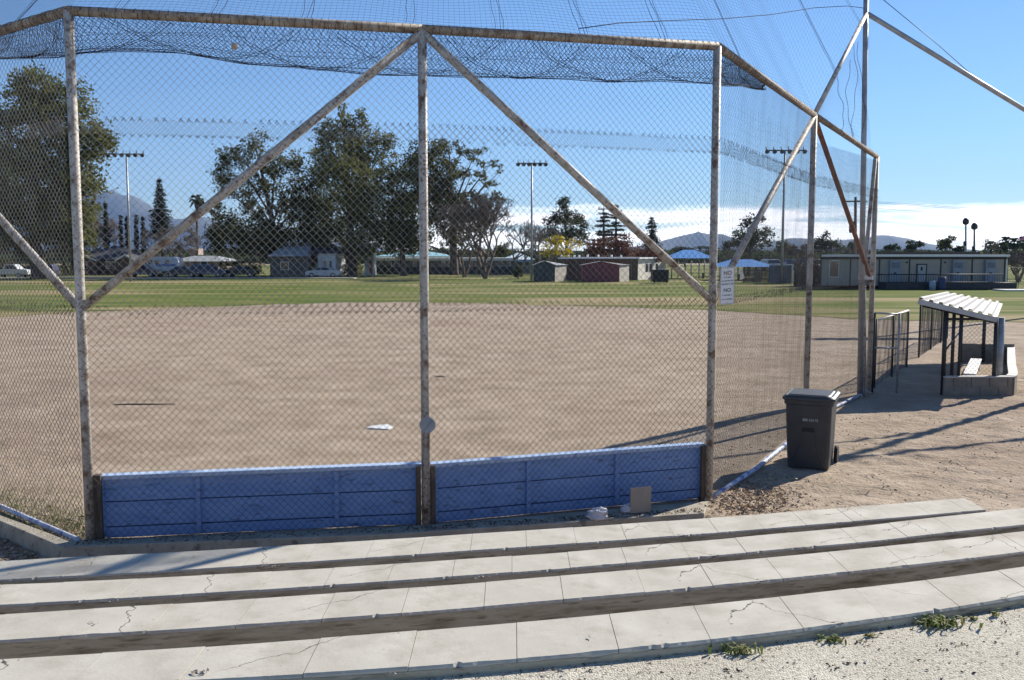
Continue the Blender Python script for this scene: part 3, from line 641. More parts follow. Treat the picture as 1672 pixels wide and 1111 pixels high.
for k, qv in enumerate((0.45, 0.62, 0.72, 0.86)):      # dark pulled threads
    tt = np.linspace(0.02, 0.97 - .1 * (k % 2), 26); bb = a4 * (1 - qv) + np.array([TALL.x, TALL.y, TOP[5] + .1]) * qv; t2 = a4 * (1 - qv) + t5 * qv
    Y = bb[None] * (1 - tt[:, None]) + t2[None] * tt[:, None]; Y[:, 0] += 0.06 * np.sin(tt * 6 + k * 2) + .02 * np.sin(tt * 19 + k); parts.append(tubes(Y[None], 0.005))
# wrinkled net hung behind the wing's chain link
w0, w1 = np.array(P[3]), np.array(P[5]); dd = (w1 - w0) / np.linalg.norm(w1 - w0); nr = np.array([-dd[1], dd[0], 0]); LW = np.linalg.norm(w1 - w0)
wr = lambda s, z: 0.006 * np.sin(s * 3 + 1.4 * np.sin(z * 1.1))
s3 = np.arange(0.15, LW - .1, 0.13)[:, None]; z3 = np.linspace(0.06, 5.1, 46)[None, :]
def wnet(s, z):
    o = wr(s, z) + 0.10; p = w0 + dd * (s + 0.010 * np.sin(z * 1.3 + s * 2))[..., None] + nr * o[..., None]; p[..., 2] = z; return p
parts.append(tubes(wnet(s3 + 0 * z3, z3 + 0 * s3), 0.0006))
z4 = np.arange(0.08, 5.1, 0.12)[:, None]; s4 = np.linspace(0.15, LW - .1, 120)[None, :]
parts.append(tubes(wnet(s4 + 0 * z4, z4 + 0.03 * np.sin(s4 * 3 + z4) + 0 * s4), 0.0007))
v, f = merge(parts)
setp(npmesh('side_net', v, f, NETM, origin=P[4]), 'wrinkled fine net hanging along the right wing and beside the tall pole', 'net')

# ------------------------------------------------------------------ things on and near the backstop
def sheet(mb, c, ax, az, w, h, t=0.004, rot=0.0):
    """thin plate centred at c in the plane of ax/az"""
    ax = Vector(ax).normalized(); az = Vector(az).normalized(); n = ax.cross(az).normalized()
    a2 = ax * math.cos(rot) + az * math.sin(rot); z2 = -ax * math.sin(rot) + az * math.cos(rot); vs = []
    for s in (-.5, .5):
        for i, j in ((-1, -1), (1, -1), (1, 1), (-1, 1)): vs.append(Vector(c) + a2 * (i * w / 2) + z2 * (j * h / 2) + n * (s * t))
    mb.add(vs, [(0, 3, 2, 1), (4, 5, 6, 7), (0, 1, 5, 4), (1, 2, 6, 5), (2, 3, 7, 6), (3, 0, 4, 7)])
# notice sign
sc = A(1187.5, 467, 11.58); sgx = (P[4] - P[3]).normalized().lerp(Vector((1, 0, 0)), 0.75).normalized()
ang = math.atan2(sgx.y, sgx.x)
st_ = thing('notice_sign', 'white rectangular notice reading NO twice, wired to the fence beside the right corner post', 'sign', sc, ang, org=(0, 0, 0))
SW, SH = 0.19, 0.455
mb = MB(); sheet(mb, (0, 0, 0), (1, 0, 0.06), (-.0, 0, 1), SW, SH, 0.004); mb.build('panel', flat('sign_white', (0.66, 0.66, 0.67), v=.05), st_)
bd = MB()
for z in (SH / 2 - .006, -SH / 2 + .006): sheet(bd, (0, -0.0026, z), (1, 0, .06), (0, 0, 1), SW - .01, .003, .001)
for x in (-SW / 2 + .006, SW / 2 - .006): sheet(bd, (x, -.0026, x * .06), (1, 0, .06), (0, 0, 1), .003, SH - .012, .001)
bd.build('border', PRINT, st_)
text_mesh('lettering', 'NO', 0.072, flat('sign_red_black', (0.10, 0.02, 0.03)), st_, (0, -.0042, .155), (PI / 2, -.06, 0))
text_mesh('lettering', 'NO', 0.066, PRINT, st_, (0, -.0042, -.055), (PI / 2, -.06, 0))
tl = MB(); rr = random.Random(3)
for z, wd in ((.105, .10), (.062, .15), (.022, .155), (-.115, .135), (-.165, .145)):
    x = -wd / 2
    while x < wd / 2:
        w = rr.uniform(.006, .013); sheet(tl, (x + w / 2, -.0034, z + x * .06), (1, 0, .06), (0, 0, 1), w, .017, .001); x += w + rr.choice([.003, .003, .010])
tl.build('small_print', flat('faded_print', (0.22, 0.22, 0.24)), st_)
mb = MB()
for z in (SH / 2 - .02, -SH / 2 + .02): mb.tube([(0, -.006, z), (0, .03, z)], .004, 6)
mb.build('bolt', DARKM, st_)
# small tilted tag behind
tg = A(1211, 448, 13.6); mb = MB(); sheet(mb, tg, (1, .3, 0), (0, 0, 1), .055, .14, .003, rot=.38)
tgo = mb.build('tag', WHITE, origin=tg); setp(tgo, 'small blank white tag hanging tilted on the chain link just right of the notice', 'tag')
# round plate on the middle post
rc = A(698, 694, P[2].y - .09)
th_ = thing('round_plate', 'round grey plate fixed to the middle post above the blue boards', 'plate', rc)
MB().tube([rc + Vector((0, -.008, 0)), rc + Vector((0, .004, 0))], 0.09, 28).build('disc', flat('plate_grey', (.33, .34, .36), rough=.5, v=.2), th_)
MB().obox(rc + Vector((-.045, -.012, -.075)), rc + Vector((.055, -.012, .06)), .006, .003).build('bar', DARKM, th_)
# ball caught in the hanging net
bc = A(383, 76, P[1].y + (P[2].y - P[1].y) * .45 + .08)
mb = MB(); mb.lathe([(0.0005, -.037), (.02, -.031), (.033, -.016), (.037, 0), (.033, .016), (.02, .031), (.0005, .037)], bc, 12)
setp(mb.build('ball', flat('old_ball', (.42, .33, .24)), origin=bc), 'worn tan ball caught in the net under the top rail', 'ball')
# home plate
hp = G(625, 697, .012)
mb = MB(); poly = [(-.216, -.216), (.216, -.216), (.216, 0), (0, .216), (-.216, 0)]; a = .3
mb.prism([(hp.x + (x * math.cos(a) + y * math.sin(a)) * 1.0, hp.y + (-x * math.sin(a) + y * math.cos(a)) * 1.0) for x, y in poly], .004, .022, 'z')
setp(mb.build('home_plate', WHITE, origin=hp, bevel=.003), 'dusty white home plate set in the dirt', 'home plate')
# stick and clods in the batter's box
a_, b_ = G(185, 661, .012), G(287, 660, .012); mb = MB()
mb.tube([a_, a_.lerp(b_, .3) + Vector((0, .02, .005)), a_.lerp(b_, .65) + Vector((0, -.02, .004)), b_], [.012, .016, .014, .008], 6)
setp(mb.build('stick', BARK, origin=a_), 'long dark thin stick lying on the infield dirt', 'stick')
a_ = G(711, 615, .01); setp(MB().tube([a_, a_ + Vector((.14, .01, .0)), a_ + Vector((.25, -.01, 0))], [.02, .018, .012], 6).build('stick', BARK, origin=a_), 'short dark stick on the dirt to the right of the middle post', 'stick')
# board offcut and plastic bags at the foot of the boards
cb = G(1046, 838, .03); mb = MB(); dv = (P[3] - P[2]).normalized()
sheet(mb, cb + Vector((0, .02, .155)), dv, Vector((.06, .28, 1)), .27, .30, .02); cbo = mb.build('board_offcut', flat('pale_chipboard', (.36, .30, .23), rough=.9), origin=cb, bevel=.003)
setp(cbo, 'small pale square board leaning against the blue boards', 'board')
def bag(c, s, seed, label):
    r_ = random.Random(seed); vs = []; fs = []; n, m = 12, 18
    for i in range(n + 1):
        for j in range(m):
            th, ph = PI * i / n, 2 * PI * j / m; q = Vector((math.sin(th) * math.cos(ph), math.sin(th) * math.sin(ph), math.cos(th)))
            k = 1 + .42 * mnoise.fractal(q * 1.8 + Vector((seed, 0, 0)), 1, 2, 4) + .15 * abs(mnoise.noise(q * 6 + Vector((seed, 1, 0))))
            vs.append((c.x + q.x * s[0] * k, c.y + q.y * s[1] * k, max(c.z - .0, c.z + s[2] * .8 + q.z * s[2] * k)))
    for i in range(n):
        for j in range(m): fs.append((i * m + j, i * m + (j + 1) % m, (i + 1) * m + (j + 1) % m, (i + 1) * m + j))
    mb = MB(); mb.add(vs, fs, False); setp(mb.build('plastic_bag', flat('white_film', (.55, .56, .6), rough=.35, v=.1), origin=c), label, 'plastic bag', 'litter by the kerb')
bag(G(975, 848, .03), (.13, .08, .07), 3, 'crumpled white plastic bag lying on dark litter on the kerb')
bag(G(1024, 838, .03), (.07, .06, .06), 8, 'small white plastic bag beside the leaning pale board')

# ------------------------------------------------------------------ wheeled bin
BINM = mat('dark_grey_plastic', [(0.3, (0.038, 0.040, 0.044)), (0.7, (0.058, 0.060, 0.064))], scale=4, rough=0.45, spec=0.4, second=(3, .62, .8, (.07, .065, .06), .25))
bp = G(1317, 767); bo = thing('trash_bin', 'dark grey wheeled plastic bin with a stamped number, standing by the fence', 'bin', bp, math.radians(-25), org=(0, 0, 0))
def ring(w, d, z, r, cy=0, n=5):
    pts = []
    for cx, cyy, a0 in ((w / 2 - r, -d / 2 + r, -PI / 2), (w / 2 - r, d / 2 - r, 0), (-w / 2 + r, d / 2 - r, PI / 2), (-w / 2 + r, -d / 2 + r, PI)):
        for k in range(n): t = a0 + PI / 2 * k / (n - 1); pts.append((cx + r * math.cos(t), cy + cyy + r * math.sin(t), z))
    return pts
def loft(mb, rings, cap0=True, cap1=True, smooth=False):
    n = len(rings[0]); vs = [p for r in rings for p in r]; fs = []
    for i in range(len(rings) - 1):
        for k in range(n): fs.append((i * n + k, i * n + (k + 1) % n, (i + 1) * n + (k + 1) % n, (i + 1) * n + k))
    if cap0: fs.append(tuple(range(n - 1, -1, -1)))
    if cap1: fs.append(tuple((len(rings) - 1) * n + k for k in range(n)))
    mb.add(vs, fs, smooth)
dcy = .36
mb = MB(); loft(mb, [ring(.57, .58, .0, .05, dcy), ring(.60, .62, .25, .05, dcy), ring(.645, .70, .93, .05, dcy - .01), ring(.69, .76, .95, .06, dcy), ring(.69, .76, 1.0, .06, dcy)])
mb.build('body', BINM, bo)
mb = MB(); loft(mb, [ring(.725, .80, 1.002, .07, dcy), ring(.74, .82, 1.02, .07, dcy), ring(.73, .81, 1.05, .07, dcy), ring(.66, .74, 1.075, .07, dcy), ring(.60, .68, 1.068, .06, dcy), ring(.56, .62, 1.085, .06, dcy)])
mb.build('lid', BINM, bo, bevel=.004)
def yf(z): return dcy - (.29 + .06 * z / .93) - .004
mb = MB(); pp = [(-.20, .02), (.18, .02), (.12, .30), (.085, .40), (.085, .60), (-.085, .60), (-.085, .40), (-.13, .30)]
mb.add([(x, yf(z) - .012, z) for x, z in pp] + [(x * 1.03, yf(z) + .01, z) for x, z in pp], [tuple(range(8))] + [(i, i + 8, (i + 1) % 8 + 8, (i + 1) % 8) for i in range(8)])
mb.build('front_panel', BINM, bo)
mb = MB(); mb.box(-.085, .085, yf(.57) - .016, yf(.57) - .011, .545, .60); mb.build('grip_slot', BLACK, bo)
text_mesh('number', 'BB110115', 0.052, flat('stamp_white', (.6, .6, .6)), bo, (0.03, yf(.72) - .006, .72), (PI / 2 - .065, 0, 0))
mb = MB(); sheet(mb, (-.02, yf(.86) - .003, .855), (1, 0, 0), (0, -.08, 1), .36, .06, .002); mb.build('embossed_strip', flat('worn_strip', (.06, .045, .035)), bo)
for sx in (-1, 1):
    w = MB(); w.tube([(sx * .31, dcy + .30, .13), (sx * .36, dcy + .30, .13)], .13, 20); w.build('wheel', RUBBER, bo)
MB().tube([(-.30, dcy + .42, .98), (.30, dcy + .42, .98)], .016, 8).build('handle', BINM, bo)

# ------------------------------------------------------------------ gate, low field fences, dugout
def cl_fence(label, pts, hgt, name='chain_link_fence', postm=DARKM, topm=GALV, nposts=None, w=.085, group=None, z0=.04, r=.0025):
    o = thing(name, label, 'fence', pts[0], group=group)
    for a, b in zip(pts[:-1], pts[1:]):
        MB().tube([a + Vector((0, 0, hgt)), b + Vector((0, 0, hgt))], .024, 8).build('top_rail', topm, o)
        v, f = chain(a, b, z0, hgt, r=r, w=w, h=w, seed=len(ORG), wrinkle=.01); npmesh('chain_link', v, f, WIRE, o)
    n = nposts or 2
    for a, b in zip(pts[:-1], pts[1:]):
        for k in range(n):
            p = a.lerp(b, k / (n - 1)); MB().tube([p - Vector((0, 0, .1)), p + Vector((0, 0, hgt + .04))], .03, 8).build('post', postm, o)
    return o
fA, fB = G(1427, 634), G(1480, 600)
cl_fence('short chain-link fence with a pale top rail running back from the backstop end', [fA, fB], A(1427, 524, fA.y).z, nposts=3, topm=flat('pale_rail', (.6, .6, .6)))
fC, fD = G(1500, 584), G(1536, 560)
cl_fence('low chain-link fence along the infield in front of the dugout', [fC, fD, fD + (fD - fC) * .35], A(1500, 497, fC.y).z, nposts=3, topm=DARKM)
# gate frame standing open
ga, gb = G(1424, 641), G(1464, 642)
go = thing('gate', 'open pipe gate frame with two rails next to the end of the backstop', 'gate', ga)
zt, zm = A(1425, 511, ga.y).z, A(1425, 568, ga.y).z
MB().tube([ga + Vector((0, 0, zt)), gb + Vector((0, 0, zt - .03))], .02, 8).build('top_rail', GALV, go)
MB().tube([ga + Vector((0, 0, zm)), gb + Vector((0, 0, zm))], .02, 8).build('middle_rail', GALV, go)
MB().tube([gb + Vector((0, 0, .0)), gb + Vector((0, 0, zt))], .026, 8).build('post', GALV, go)
MB().tube([ga + Vector((0, 0, .0)), ga + Vector((0, 0, zt))], .026, 8).build('post', DARKM, go)
# dugout
N0 = G(1538, 646); e = Vector((.475, .88, 0)).normalized(); rx = Vector((1, 0, 0))
du = thing('dugout', 'small dugout with a sloping corrugated white roof, dark posts and low block walls', 'dugout', N0)
WD, LD = 1.50, 7.4
BLK = mat('block_wall', [(0.3, (0.20, 0.17, 0.14)), (0.7, (0.31, 0.27, 0.22))], scale=5, rough=.95, bump=.5, bscale=30)
def pt(a, b, z=0): return N0 + rx * a + e * b + Vector((0, 0, z))
mb = MB()                      # near wall in block courses
for r_ in range(2):
    x = 0 if r_ == 0 else -.2
    while x < WD:
        xa, xb = max(x, 0), min(x + .39, WD)
        if xb - xa > .03: mb.obox(pt((xa + xb) / 2 - (xb - xa) / 2 + .0015, .08, .1 + .2 * r_), pt(xb - .0015, .08, .1 + .2 * r_), .16, .1975)
        x += .4
mb.build('near_wall', BLK, du); MB().obox(pt(0, .08, .41), pt(WD + .06, .08, .41), .19, .025).build('wall_cap', flat('pale_cap', (.5, .47, .42)), du)
mb = MB(); prev = None; pts = [pt(WD, .1), pt(WD + .05, .5), pt(WD + .0, 2.5), pt(WD - .03, 5), pt(WD - .05, LD)]
for a, b in zip(pts[:-1], pts[1:]): mb.obox(a + Vector((0, 0, .2)), b + Vector((0, 0, .2)) + (b - a).normalized() * .03, .16, .42)
mb.build('side_wall', BLK, du)
mb = MB()
for a, b in zip(pts[:-1], pts[1:]): mb.obox(a + Vector((0, 0, .421)), b + Vector((0, 0, .421)) + (b - a).normalized() * .03, .19, .025)
mb.build('wall_cap', flat('pale_cap2', (.52, .50, .46)), du)
mb = MB(); mb.obox(pt(0, LD, .25), pt(WD, LD, .25), .16, .54); mb.build('back_wall', BLK, du)
# roof corners as measured
r00, r10 = A(1500, 489, 20.4), A(1628, 519, 20.4); r01, r11 = A(1545, 479, 28.4), A(1637, 496, 28.4)
def roofp(s, t, dz=0): return r00.lerp(r10, s).lerp(r01.lerp(r11, s), t) + Vector((0, 0, dz))
nr_ = 8; cor = []
for k in range(nr_):
    s0_, s1_ = k / nr_, (k + 1) / nr_; w = (s1_ - s0_)
    cor += [(s0_, 0.0), (s0_ + w * .12, .055), (s0_ + w * .42, .055), (s0_ + w * .55, 0.0)]
cor.append((1, 0)); vs = []; fs = []
for s_, h in cor: vs += [roofp(s_, 0, h), roofp(s_, 1, h), roofp(s_, 1, h - .012), roofp(s_, 0, h - .012)]
for i in range(len(cor) - 1):
    a = 4 * i; b = a + 4; fs += [(a, b, b + 1, a + 1), (a + 3, a + 2, b + 2, b + 3), (a, a + 3, b + 3, b), (a + 1, b + 1, b + 2, a + 2)]
mb = MB(); mb.add(vs, fs); mb.build('roof', mat('corrugated_white', [(0.3, (.33, .31, .285)), (0.7, (.47, .455, .43))], scale=3, rough=.6, second=(5, .6, .7, (.25, .17, .12), .4)), du)
MB().obox(roofp(0, 0, -.05), roofp(1, 0, -.05), .04, .11).build('fascia', flat('fascia', (.4, .4, .4)), du)
MB().obox(roofp(0.03, .05, -.12), roofp(.97, .05, -.12), .06, .09).build('beam', DARKM, du)
MB().obox(roofp(0.03, .95, -.10), roofp(.97, .95, -.10), .06, .09).build('beam', DARKM, du)
for s_ in (.06, .94): MB().obox(roofp(s_, .02, -.06), roofp(s_, .98, -.06), .05, .08).build('rafter', DARKM, du)
def dpost(a, b, r=.045, m=DARKM, z=None):
    p = pt(a, b); 
    s_ = (a + .55) / 1.95
    MB().tube([p, p + Vector((0, 0, (z or (roofp(s_, b / 8.0).z - .05))))], r, 8).build('post', m, du)
dpost(.0, .12, .05); dpost(WD - .38, .16, .045); dpost(WD - .28, .35, .085, GALV); dpost(.0, 3.3, .045); dpost(0.0, LD - .2, .045); dpost(WD - .85, LD - .1, .05)
dpost(.34, .14, .035)
zt = A(1575, 522, N0.y).z
MB().tube([pt(0, .12, zt), pt(WD - .38, .12, zt)], .03, 8).build('rail', DARKM, du)
v, f = chain(pt(0, .13), pt(WD - .38, .13), .42, zt, w=.1, h=.1, r=.0035); npmesh('chain_link', v, f, WIRE, du)
MB().tube([pt(0.0, .12, .95), pt(0, LD - .2, .95)], .02, 8).build('rail', DARKM, du)
b0_, b1_ = A(1583, 612, 21.6), A(1594, 587, 25.4)
bn = thing('bench', 'pale plank bench inside the dugout', 'bench', b0_)
MB().obox(b0_, b1_, .27, .045).build('seat', WHITE, bn, bevel=.004)
for t_ in (.12, .88):
    q = b0_.lerp(b1_, t_); MB().obox(Vector((q.x, q.y, 0)), q - Vector((0, 0, .024)), .06, .2, up=(1, 0, 0)).build('leg', DARKM, bn)

# ------------------------------------------------------------------ weeds, leaves, small debris
def blades(c, n, h, spread, wd=.006, seed=0, flatn=.5):
    r_ = random.Random(seed); vs = []; fs = []
    for _ in range(n):
        a = r_.uniform(0, 2 * PI); hh = h * r_.uniform(.5, 1.1); ln = r_.uniform(.15, 1) * flatn; x0 = c.x + r_.gauss(0, spread * .35); y0 = c.y - .015 - abs(r_.gauss(0, spread * .22))
        d = Vector((math.cos(a), math.sin(a), 0)); s_ = Vector((-d.y, d.x, 0)) * wd * r_.uniform(.6, 1.5); k = len(vs); b = Vector((x0, y0, c.z))
        m1 = b + d * hh * ln * .4 + Vector((0, 0, hh * .6)); tip = b + d * hh * ln * 1.3 + Vector((0, 0, hh * (1 - ln * .5)))
        vs += [b - s_ * .6, b + s_ * .6, m1 - s_, m1 + s_, tip]; fs += [(k, k + 1, k + 3, k + 2), (k + 2, k + 3, k + 4)]
    mb = MB(); mb.add(vs, fs); return mb
WEED = mat('weed_green', [(0.3, (.06, .09, .02)), (0.6, (.14, .18, .04)), (.8, (.26, .24, .10))], scale=20, rough=.7, trans=.3, island=True)
for i, (u, v, n, h, sp, lab) in enumerate([(1192, 1043, 60, .07, .13, 'spiky green weed tuft against the nearest seat row, leftmost of the weeds'), (1358, 1041, 55, .045, .14, 'low green weed spread on the gravel in the middle of the weeds'),
        (1418, 1036, 22, .03, .07, 'tiny yellow-green sprig on the gravel right of the middle weed'), (1514, 1003, 120, .085, .20, 'largest leafy green weed clump growing at the edge of the slab'),
        (1583, 1008, 30, .03, .08, 'small flat weed on the gravel just right of the largest clump'), (1606, 992, 18, .07, .05, 'thin upright weed sprout by the slab near the right edge')]):
    c = G(u, v, 1.433); c.y = min(c.y, FR[3](c.x) - .03); setp(blades(c, int(n * .6), h * .7, sp * .75, .006, i + 5, .9).build('weed', WEED, origin=c), lab, 'weed', 'weeds along the seat edge')
def scatter(name, pts, size, m, label, cat=None, zf=None, tall=.5, seed=1, kind='stuff'):
    r_ = np.random.default_rng(seed); p = np.array(pts); n = len(p)
    a = r_.normal(size=(n, 3)); a[:, 2] *= tall; a /= np.linalg.norm(a, axis=1, keepdims=True)
    b = r_.normal(size=(n, 3)); b[:, 2] *= tall; b = b - a * (a * b).sum(1, keepdims=True); b /= np.linalg.norm(b, axis=1, keepdims=True)
    s_ = size * r_.uniform(.5, 1.4, (n, 1)); c = np.cross(a, b)
    v = np.stack([p - a * s_, p - b * s_ * .45 + c * s_ * .15, p + a * s_, p + b * s_ * .45 + c * s_ * .15], 1).reshape(-1, 3); v[:, 2] = np.maximum(v[:, 2], p.repeat(4, 0)[:, 2] - .004)
    o = npmesh(name, v, np.arange(4 * n).reshape(-1, 4), m, origin=Vector(p[0])); setp(o, label, cat, kind=kind); return o
DRY = mat('dry_leaves', [(0.25, (.10, .05, .03)), (0.5, (.30, .20, .12)), (0.8, (.52, .42, .30))], scale=12, rough=.9, island=True)
pl = []
for _ in range(1500):
    t_ = abs(random.gauss(0, .55)); q = G(1165, 822) + (P[5] - P[3]).normalized() * min(t_ * 1.3, 2.2) + Vector((random.gauss(.25, .28), random.gauss(-.25, .22), 0)); q.z = random.uniform(.005, .04) + .0; pl.append(tuple(q))
scatter('leaf_litter', pl, .028, DRY, 'dry brown leaves and twigs drifted by the right corner post', 'leaves', seed=2)
pl = []
for _ in range(420):
    q = P[1].lerp(P[0], abs(random.gauss(0, .18))) + Vector((random.gauss(.05, .12), random.gauss(.08, .16), .015)); pl.append(tuple(q))
for _ in range(300):
    q = G(random.uniform(-40, 60), random.uniform(876, 915), -.16); pl.append((q.x, q.y, -.155))
scatter('leaf_litter', pl, .03, DRY, 'dry leaves along the left wing and by the left kerb', 'leaves', seed=4)
pl = []
for _ in range(900):
    t_ = random.uniform(.02, 1); q = CO[3].lerp(CO[4], t_) if random.random() < .7 else CO[2].lerp(CO[3], t_); pl.append((q.x, q.y + random.uniform(.02, .22), .036))
scatter('leaf_litter', pl, .016, mat('dark_litter', [(0.3, (.03, .02, .015)), (.7, (.13, .09, .06))], scale=9, rough=1, island=True), 'dark fine litter along the kerb in front of the boards', 'leaves', seed=6)
pl = []
for _ in range(9000):
    x = random.uniform(2.6, 13); y = random.uniform(8.6, 19); 
    if y < 11.0 + 1.2 * max(0, 4.5 - x) or random.random() < .25: pl.append((x, y, terrain(x, y) + .006))
for _ in range(260):
    q = G(random.gauss(235, 32), random.gauss(650, 8), .01); pl.append((q.x, q.y, .012))
for _ in range(1500):
    q = G(random.uniform(-20, 1400), 510 + 240 * random.random() ** 1.6, .01); pl.append((q.x, q.y, .012))
scatter('dirt_clods', pl, .02, mat('clod', [(0.3, (.16, .11, .07)), (.7, (.40, .31, .22))], scale=9, rough=1, island=True), 'crumbly clods and straw on the trampled dirt', 'dirt', seed=9, tall=.8)
pl = []
for _ in range(2300):
    u, v = random.uniform(-30, 145), 0
    v = 838 + u * .33 + random.gauss(0, 13); q = G(u, v)
    pl.append((q.x, q.y + abs(random.gauss(.2, .3)), .012))
mbv = []; 
gr = MB(); r_ = random.Random(5)
for q in pl:
    a = r_.uniform(0, 2 * PI); h = r_.uniform(.02, .06); d = Vector((math.cos(a), math.sin(a), 0)); b = Vector(q); s_ = Vector((-d.y, d.x, 0)) * .004
    gr.add([b - s_, b + s_, b + d * h * .5 + Vector((0, 0, h))], [(0, 1, 2)])
setp(gr.build('grass', mat('ground_grass', [(0.3, (.04, .08, .015)), (0.7, (.11, .16, .04))], scale=9, rough=.9, trans=.2, island=True)), 'sparse green grass growing along the foot of the left wing', 'grass', kind='stuff')
pl = []
for u, v in ((505, 1107), (1385, 1083), (1360, 1090), (1405, 1048), (1540, 1060), (1562, 1050), (1185, 1093), (1205, 1096), (1325, 1109), (1495, 1078), (1640, 1015), (1110, 1010)):
    for _ in range(7):
        q = G(u + random.gauss(0, 5), v + random.gauss(0, 2), 1.436); pl.append(tuple(q))
for _ in range(330):
    q = G(random.uniform(500, 1700), random.uniform(1000, 1111), 1.436)
    if q.y < FR[3](q.x) - .01: pl.append(tuple(q))
for _ in range(260):
    x = random.uniform(-1.5, 4); pl.append((x, FR[3](x) - abs(random.gauss(0, .03)), 1.437))
scatter('debris', pl, .0085, mat('dark_debris', [(0.3, (.03, .018, .012)), (.7, (.16, .11, .08))], scale=9, rough=1, island=True), 'small dark leaf scraps scattered on the gravel walkway', 'leaves', seed=12)
for i, (u, v, k, lab) in enumerate([(905, 837, 3, 'x')][:0]): pass
pl = []
for u, v, z, n, sp in ((437, 925, .70, 26, 9), (447, 924, .70, 26, 9), (185, 982, .96, 8, 7), (785, 944, .96, 10, 8), (890, 1106, 1.48, 22, 9), (905, 1097, 1.48, 26, 10), (328, 1098, 1.482, 20, 9), (225, 967, .965, 2, 2), (960, 1043, 1.483, 3, 4), (640, 1100, 1.484, 5, 6), (155, 1018, 1.232, 6, 5)):
    for _ in range(n): q = G(u + random.gauss(0, sp), v + random.gauss(0, 1.5), z); pl.append((q.x, q.y, z + .004))
scatter('debris', pl, .009, mat('chip_debris', [(0.3, (.08, .06, .045)), (.7, (.45, .41, .36))], scale=9, rough=1, island=True), 'concrete crumbs and chips lying on the seat rows', 'debris', seed=14)

# ------------------------------------------------------------------ trees
def fol(name, dark, mid, light, tr=0.38):
    return mat(name, [(0.30, dark), (0.55, mid), (0.85, light)], scale=0.35, detail=6, rough=0.9, spec=0.08, trans=tr, island=True)
F_EUC = fol('eucalyptus_leaves', (.040, .048, .014), (.115, .122, .036), (.25, .245, .085))
F_EUC2 = fol('dense_eucalyptus_leaves', (.024, .030, .010), (.070, .078, .024), (.17, .165, .058))
F_DARK = fol('dark_leaves', (.018, .026, .012), (.042, .056, .026), (.09, .105, .05))
F_CON = fol('conifer_needles', (.010, .018, .014), (.022, .036, .026), (.05, .07, .05), .1)
F_YEL = fol('yellow_leaves', (.20, .16, .01), (.44, .35, .02), (.62, .52, .06), .5)
F_RED = fol('red_brown_leaves', (.05, .018, .012), (.11, .038, .024), (.19, .09, .055))
F_BRN = fol('brown_shrub', (.05, .034, .026), (.12, .082, .060), (.21, .15, .115), .1)
F_PALM = fol('palm_fronds', (.02, .03, .012), (.05, .065, .03), (.10, .11, .05))
def leafmesh(name, c, size, m, parent, seed=0, flatz=1.0, asp=.5):
    r_ = np.random.default_rng(seed); n = len(c)
    a = r_.normal(size=(n, 3)); a[:, 2] *= flatz; a /= np.linalg.norm(a, axis=1, keepdims=True)
    b = r_.normal(size=(n, 3)); b -= a * (a * b).sum(1, keepdims=True); b /= np.linalg.norm(b, axis=1, keepdims=True)
    s_ = size * r_.uniform(.55, 1.35, (n, 1)); v = np.stack([c - a * s_, c - b * s_ * asp, c + a * s_, c + b * s_ * asp], 1).reshape(-1, 3)
    return npmesh(name, v, np.arange(4 * n).reshape(-1, 4), m, parent)
